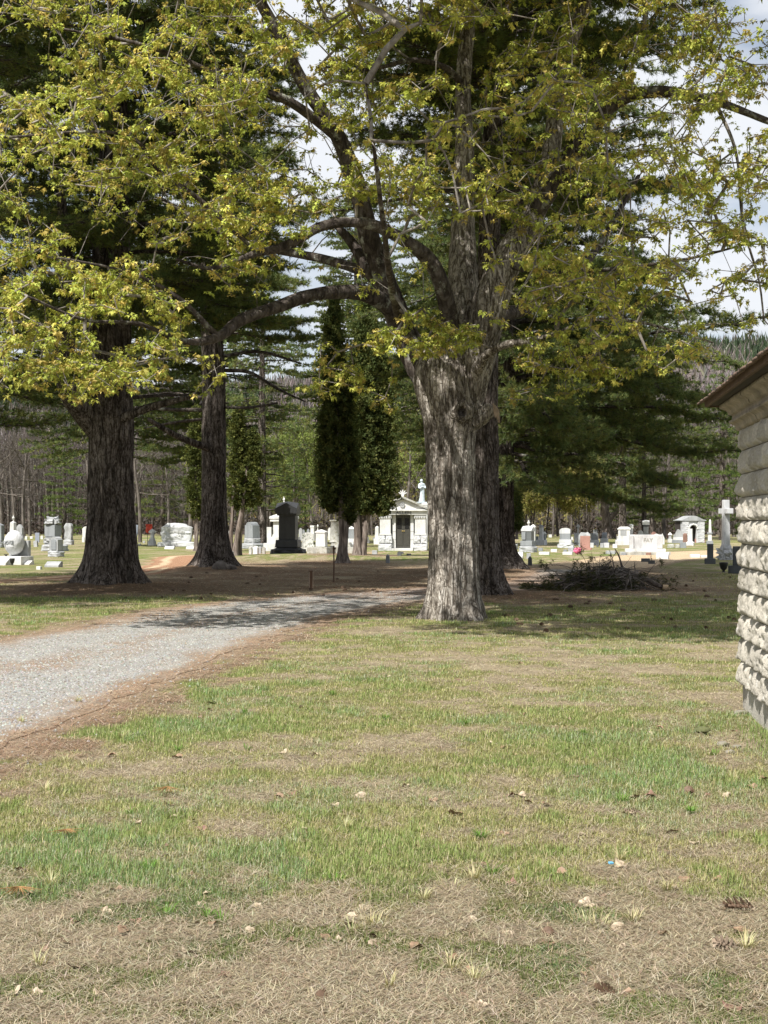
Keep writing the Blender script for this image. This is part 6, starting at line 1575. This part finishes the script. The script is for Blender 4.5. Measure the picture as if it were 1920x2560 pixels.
ends = bm_obj('cut_end', s_lathe(.12, .12, .02, {'prof': [(1, 0), (1, .7), (.1, 1)], 'n': 14}), 'fresh_wood', brush); ends.location = (bx(1664), -.3, bz(1470) + .03); ends.rotation_euler = (0, math.radians(75), 0)
ends2 = bm_obj('cut_end', s_lathe(.13, .13, .14, {'prof': [(1, 0), (1, .8), (.3, 1)], 'n': 14}), 'fresh_wood', brush); ends2.location = (bx(1650), -.33, bz(1466)); ends2.rotation_euler = (0, math.radians(98), 0)
A, B, ra, rb, cen, axs = [], [], [], [], [], []
def heap_top(px): return np.interp(px, (1365, 1400, 1440, 1480, 1520, 1560, 1590, 1610), (1476, 1450, 1436, 1424, 1412, 1418, 1436, 1474))
for k in range(520):
    px = np.clip(r.normal(1515, 45) if k % 3 else r.uniform(1380, 1600), 1372, 1604); tp = heap_top(px); zz = r.uniform(0, 1) ** .8 * bz(tp); dy = r.normal() * .55
    p = np.array((bx(px), dy, max(.02, zz))); d = unit(r, 1)[0]; d[2] = d[2] * .4 + (-.25 if px < 1600 else 0); d[0] = d[0] * 1.2 - .2
    d /= np.linalg.norm(d); L = .35 + .75 * r.random(); rad = .008 + .016 * r.random() ** 2
    for s in range(4):
        q = p + d * L / 4; q[2] = max(.01, q[2]); A.append(p); B.append(q); ra.append(rad); rb.append(rad * .75); rad *= .75
        d = d + unit(r, 1)[0] * .28; d[2] -= .06; d /= np.linalg.norm(d); p = q
    if px < 1490 and r.random() < .75 or r.random() < .12:
        for s in range(7): cen.append(p + r.normal(size=3) * .1 * (1, 1, .6)); axs.append(d * .6 + np.array((0, 0, -.5)))
pl = Pile(); pl.add(*prisms(np.array(A), np.array(B), np.array(ra), np.array(rb), 5)); pl.mesh('twigs', MATS['grey_bark'], brush)
cen = np.array(cen); cen[:, 2] = np.maximum(.03, cen[:, 2])
nd = needles(r, cen, np.array(axs), 14, .14, .011, np.array(((.055, .065, .03), (.07, .07, .035), (.045, .055, .028), (.085, .075, .04))), -.2)
nd[0][:, 2] = np.maximum(nd[0][:, 2], .012); pl = Pile(); pl.add(*nd); pl.mesh('needles', MATS['needles'], brush)

# ------------------------------------------------------------------ small things on the ground: cones, dry leaves, stones
r = rng(99)
def cone_mesh(mat='cone_scale'):
    pl = Pile(); n = 46; L = .12
    for k in range(n):
        f = k / n; a = k * 2.4; rr_ = .021 * math.sin(math.pi * (.12 + .8 * f)) + .004
        c = np.array((f * L - L / 2, rr_ * .45 * math.cos(a), rr_ * .45 * math.sin(a)))
        o = np.array((.012, math.cos(a) * rr_ * 1.1, math.sin(a) * rr_ * 1.1)); s = np.array((0, -math.sin(a), math.cos(a))) * .010
        V = np.stack((c - s * .5, c + s * .5, c + o + s, c + o * 1.15, c + o - s)); pl.add(V, np.array([(0, 1, 2), (0, 2, 3), (0, 3, 4)]))
    pl.add(*tube(np.array([(-L / 2, 0, 0), (0, 0, 0), (L / 2, 0, 0)]), [.008, .009, .003], .03, 6))
    return mesh_np('pine_cone', np.vstack(pl.V), np.vstack(pl.F))
cm = cone_mesh(); cm.materials.append(MATS['cone_scale'])
cm2 = cm.copy(); cm2.materials.clear(); cm2.materials.append(MATS['post_edge'])
def drop(name, me, px, py, s, label, cat, group, lift=.02, tilt=.2):
    Z = gz(py); o = bpy.data.objects.new(name, me); C.objects.link(o); o.location = ((px - 960) / F * Z, Z, lift * s); o.scale = (s,) * 3; o.rotation_euler = (r.normal() * .3, tilt * r.normal(), r.random() * 6.28)
    return tag(o, label, cat, group)
for px, py, lb, m, s in ((1848, 2278, 'large open dark pine cone at the right edge of the foreground lawn', cm, 1.0), (1815, 2374, 'pale brown pine cone below the large dark cone', cm2, .85), (1582, 2035, 'pale weathered pine cone half sunk in grass, right of centre', cm2, .7),
                         (1722, 1985, 'dark pine cone among dry leaves near the building', cm, .8), (1372, 2340, 'dark pine cone on bare ground in the middle foreground', cm, .6), (1516, 2490, 'brown pine cone lowest in the picture', cm, .7), (805, 2502, 'black-brown cone by straw low left of centre', cm, .55), (930, 2348, 'little dark cone just left of the pale bunch grass', cm, .4)):
    drop('pine_cone', cm if m is cm else m, px, py, s, lb, 'pine cone', 'pine cones on the near lawn')
for k in range(70):
    if k < 42: px, py = r.uniform(1180, 1840), 1430 + 150 * r.random() ** 1.3
    else: px, py = r.uniform(300, 1040), r.uniform(1428, 1500)
    drop('pine_cone', cm, px, py, .65 + .45 * r.random(), 'dark fallen pine cone in the shade right of the maple' if k < 42 else 'dark fallen pine cone in the shade left of the maple', 'pine cone', 'fallen cones right of the maple' if k < 42 else 'fallen cones left of the maple')
def leaf_mesh(seed, mat):
    q = rng(seed); n = 15; a = np.linspace(0, 2 * np.pi, n, endpoint=False)
    rad = .05 * (.72 + .34 * np.abs(np.cos(a * 2.5)) * q.uniform(.7, 1.2, n)); x, y = rad * np.cos(a), rad * np.sin(a) * .8
    cu = q.uniform(1.5, 4); z = cu * (x * np.cos(.7) + y * np.sin(.7)) ** 2 * 3 + q.normal(size=n) * .004
    V = np.vstack((np.c_[x, y, z], (0, 0, .002), np.c_[x * .5, y * .5, z * .3]))
    F_ = [(i, (i + 1) % n, n + 1 + (i + 1) % n) for i in range(n)] + [(i, n + 1 + (i + 1) % n, n + 1 + i) for i in range(n)] + [(n + 1 + i, n + 1 + (i + 1) % n, n) for i in range(n)]
    me = mesh_np('dry_leaf', V, np.array(F_)); me.materials.append(MATS[mat]); return me
LV = [leaf_mesh(s, m) for s, m in ((1, 'dry_leaf'), (2, 'pale_leaf'), (3, 'dry_leaf'), (4, 'pale_leaf'), (5, 'brown_stone'))]
for px, py in ((268, 1725), (505, 2262), (1145, 2324), (510, 2240), (1500, 2050), (1625, 1992), (760, 1778), (1130, 2040), (1040, 2120), (1460, 2268), (1480, 2268), (1260, 2335), (1650, 2330), (1560, 2165), (1300, 1990), (1330, 2005), (1280, 1998), (1370, 2010), (1570, 2040), (1880, 1980), (1905, 1950), (1395, 2190), (1680, 2080), (1740, 2110), (620, 2330), (885, 2318), (190, 2250), (60, 2240), (700, 1985), (735, 1990), (420, 2010), (500, 2075), (1200, 2520), (1110, 2505), (340, 2060), (1800, 2210), (1850, 2330), (1590, 1995), (440, 1895), (285, 1888), (530, 1760)):
    drop('dry_leaf', LV[r.integers(0, 5)], px + r.normal() * 6, py + r.normal() * 4, .5 + .4 * r.random(), 'curled dry brown leaf lying on the lawn', 'dry leaf', 'dry leaves on the lawn', .012, .12)
for k in range(130):
    px, py = r.uniform(0, 1900), 1650 + 880 * r.random() ** .8
    if px < 700 - (py - 1650) * 1.5: continue
    drop('dry_leaf', LV[r.integers(0, 5)], px, py, .35 + .4 * r.random(), 'curled dry brown leaf lying on the lawn', 'dry leaf', 'dry leaves on the lawn', .012, .12)
def needle_bunch(px, py, label, s):
    n = 34; a = r.normal(size=n) * .5 + 1.4; L = s * (.10 + .06 * r.random(n)); Z = gz(py)
    o = np.array(((px - 960) / F * Z, Z, .02))
    A_ = np.repeat(o[None], n, 0) + np.c_[0 * a, 0 * a, .03 + 0 * a] * s; B_ = o + np.c_[np.cos(a) * L, -np.sin(a) * L, .012 + .02 * r.random(n)]
    V, T = prisms(A_, B_, np.full(n, .0016), np.full(n, .001), 3); x = link('needle_spray', mesh_np('needle_spray', V, T), MATS['orange_needle']); tag(x, label, 'needle spray')
plain('orange_needle', (.34, .19, .075), .7, 30)
needle_bunch(420, 1985, 'orange dead pine needle spray upright on the left lawn', .85); needle_bunch(165, 2092, 'small orange needle spray near the left edge', .7); needle_bunch(48, 2240, 'flat orange needle spray low at the left edge', .75)
bmx = s_box(.022, .015, .008, {}); o = bm_obj('plastic_scrap', bmx, 'blue_plastic', None); Z = gz(2178); o.location = ((1527 - 960) / F * Z, Z, .035); o.rotation_euler = (.2, .1, .4); tag(o, 'tiny bright blue plastic scrap in the right foreground grass', 'litter')
for k, (px, py, s, lb) in enumerate(((1852, 1785, .05, 'pale broken concrete chunk at the building corner'), (1808, 1862, .035, 'flat pale stone in the washed-out gully by the building'), (1826, 1882, .03, 'second pale stone lower in the gully by the building'), (1842, 1868, .025, 'small stone at the gully rim by the building'), (1755, 1828, .05, 'mossy clod at the head of the gully'))):
    Z = gz(py); o = lump('rock', 'ground_rock' if k < 4 else 'moss', (0, 0, 0), (s * 1.3, s, s * .55), 700 + k, None, 3, .5); o.location = ((px - 960) / F * Z, Z, s * .15); tag(o, lb, 'rock')
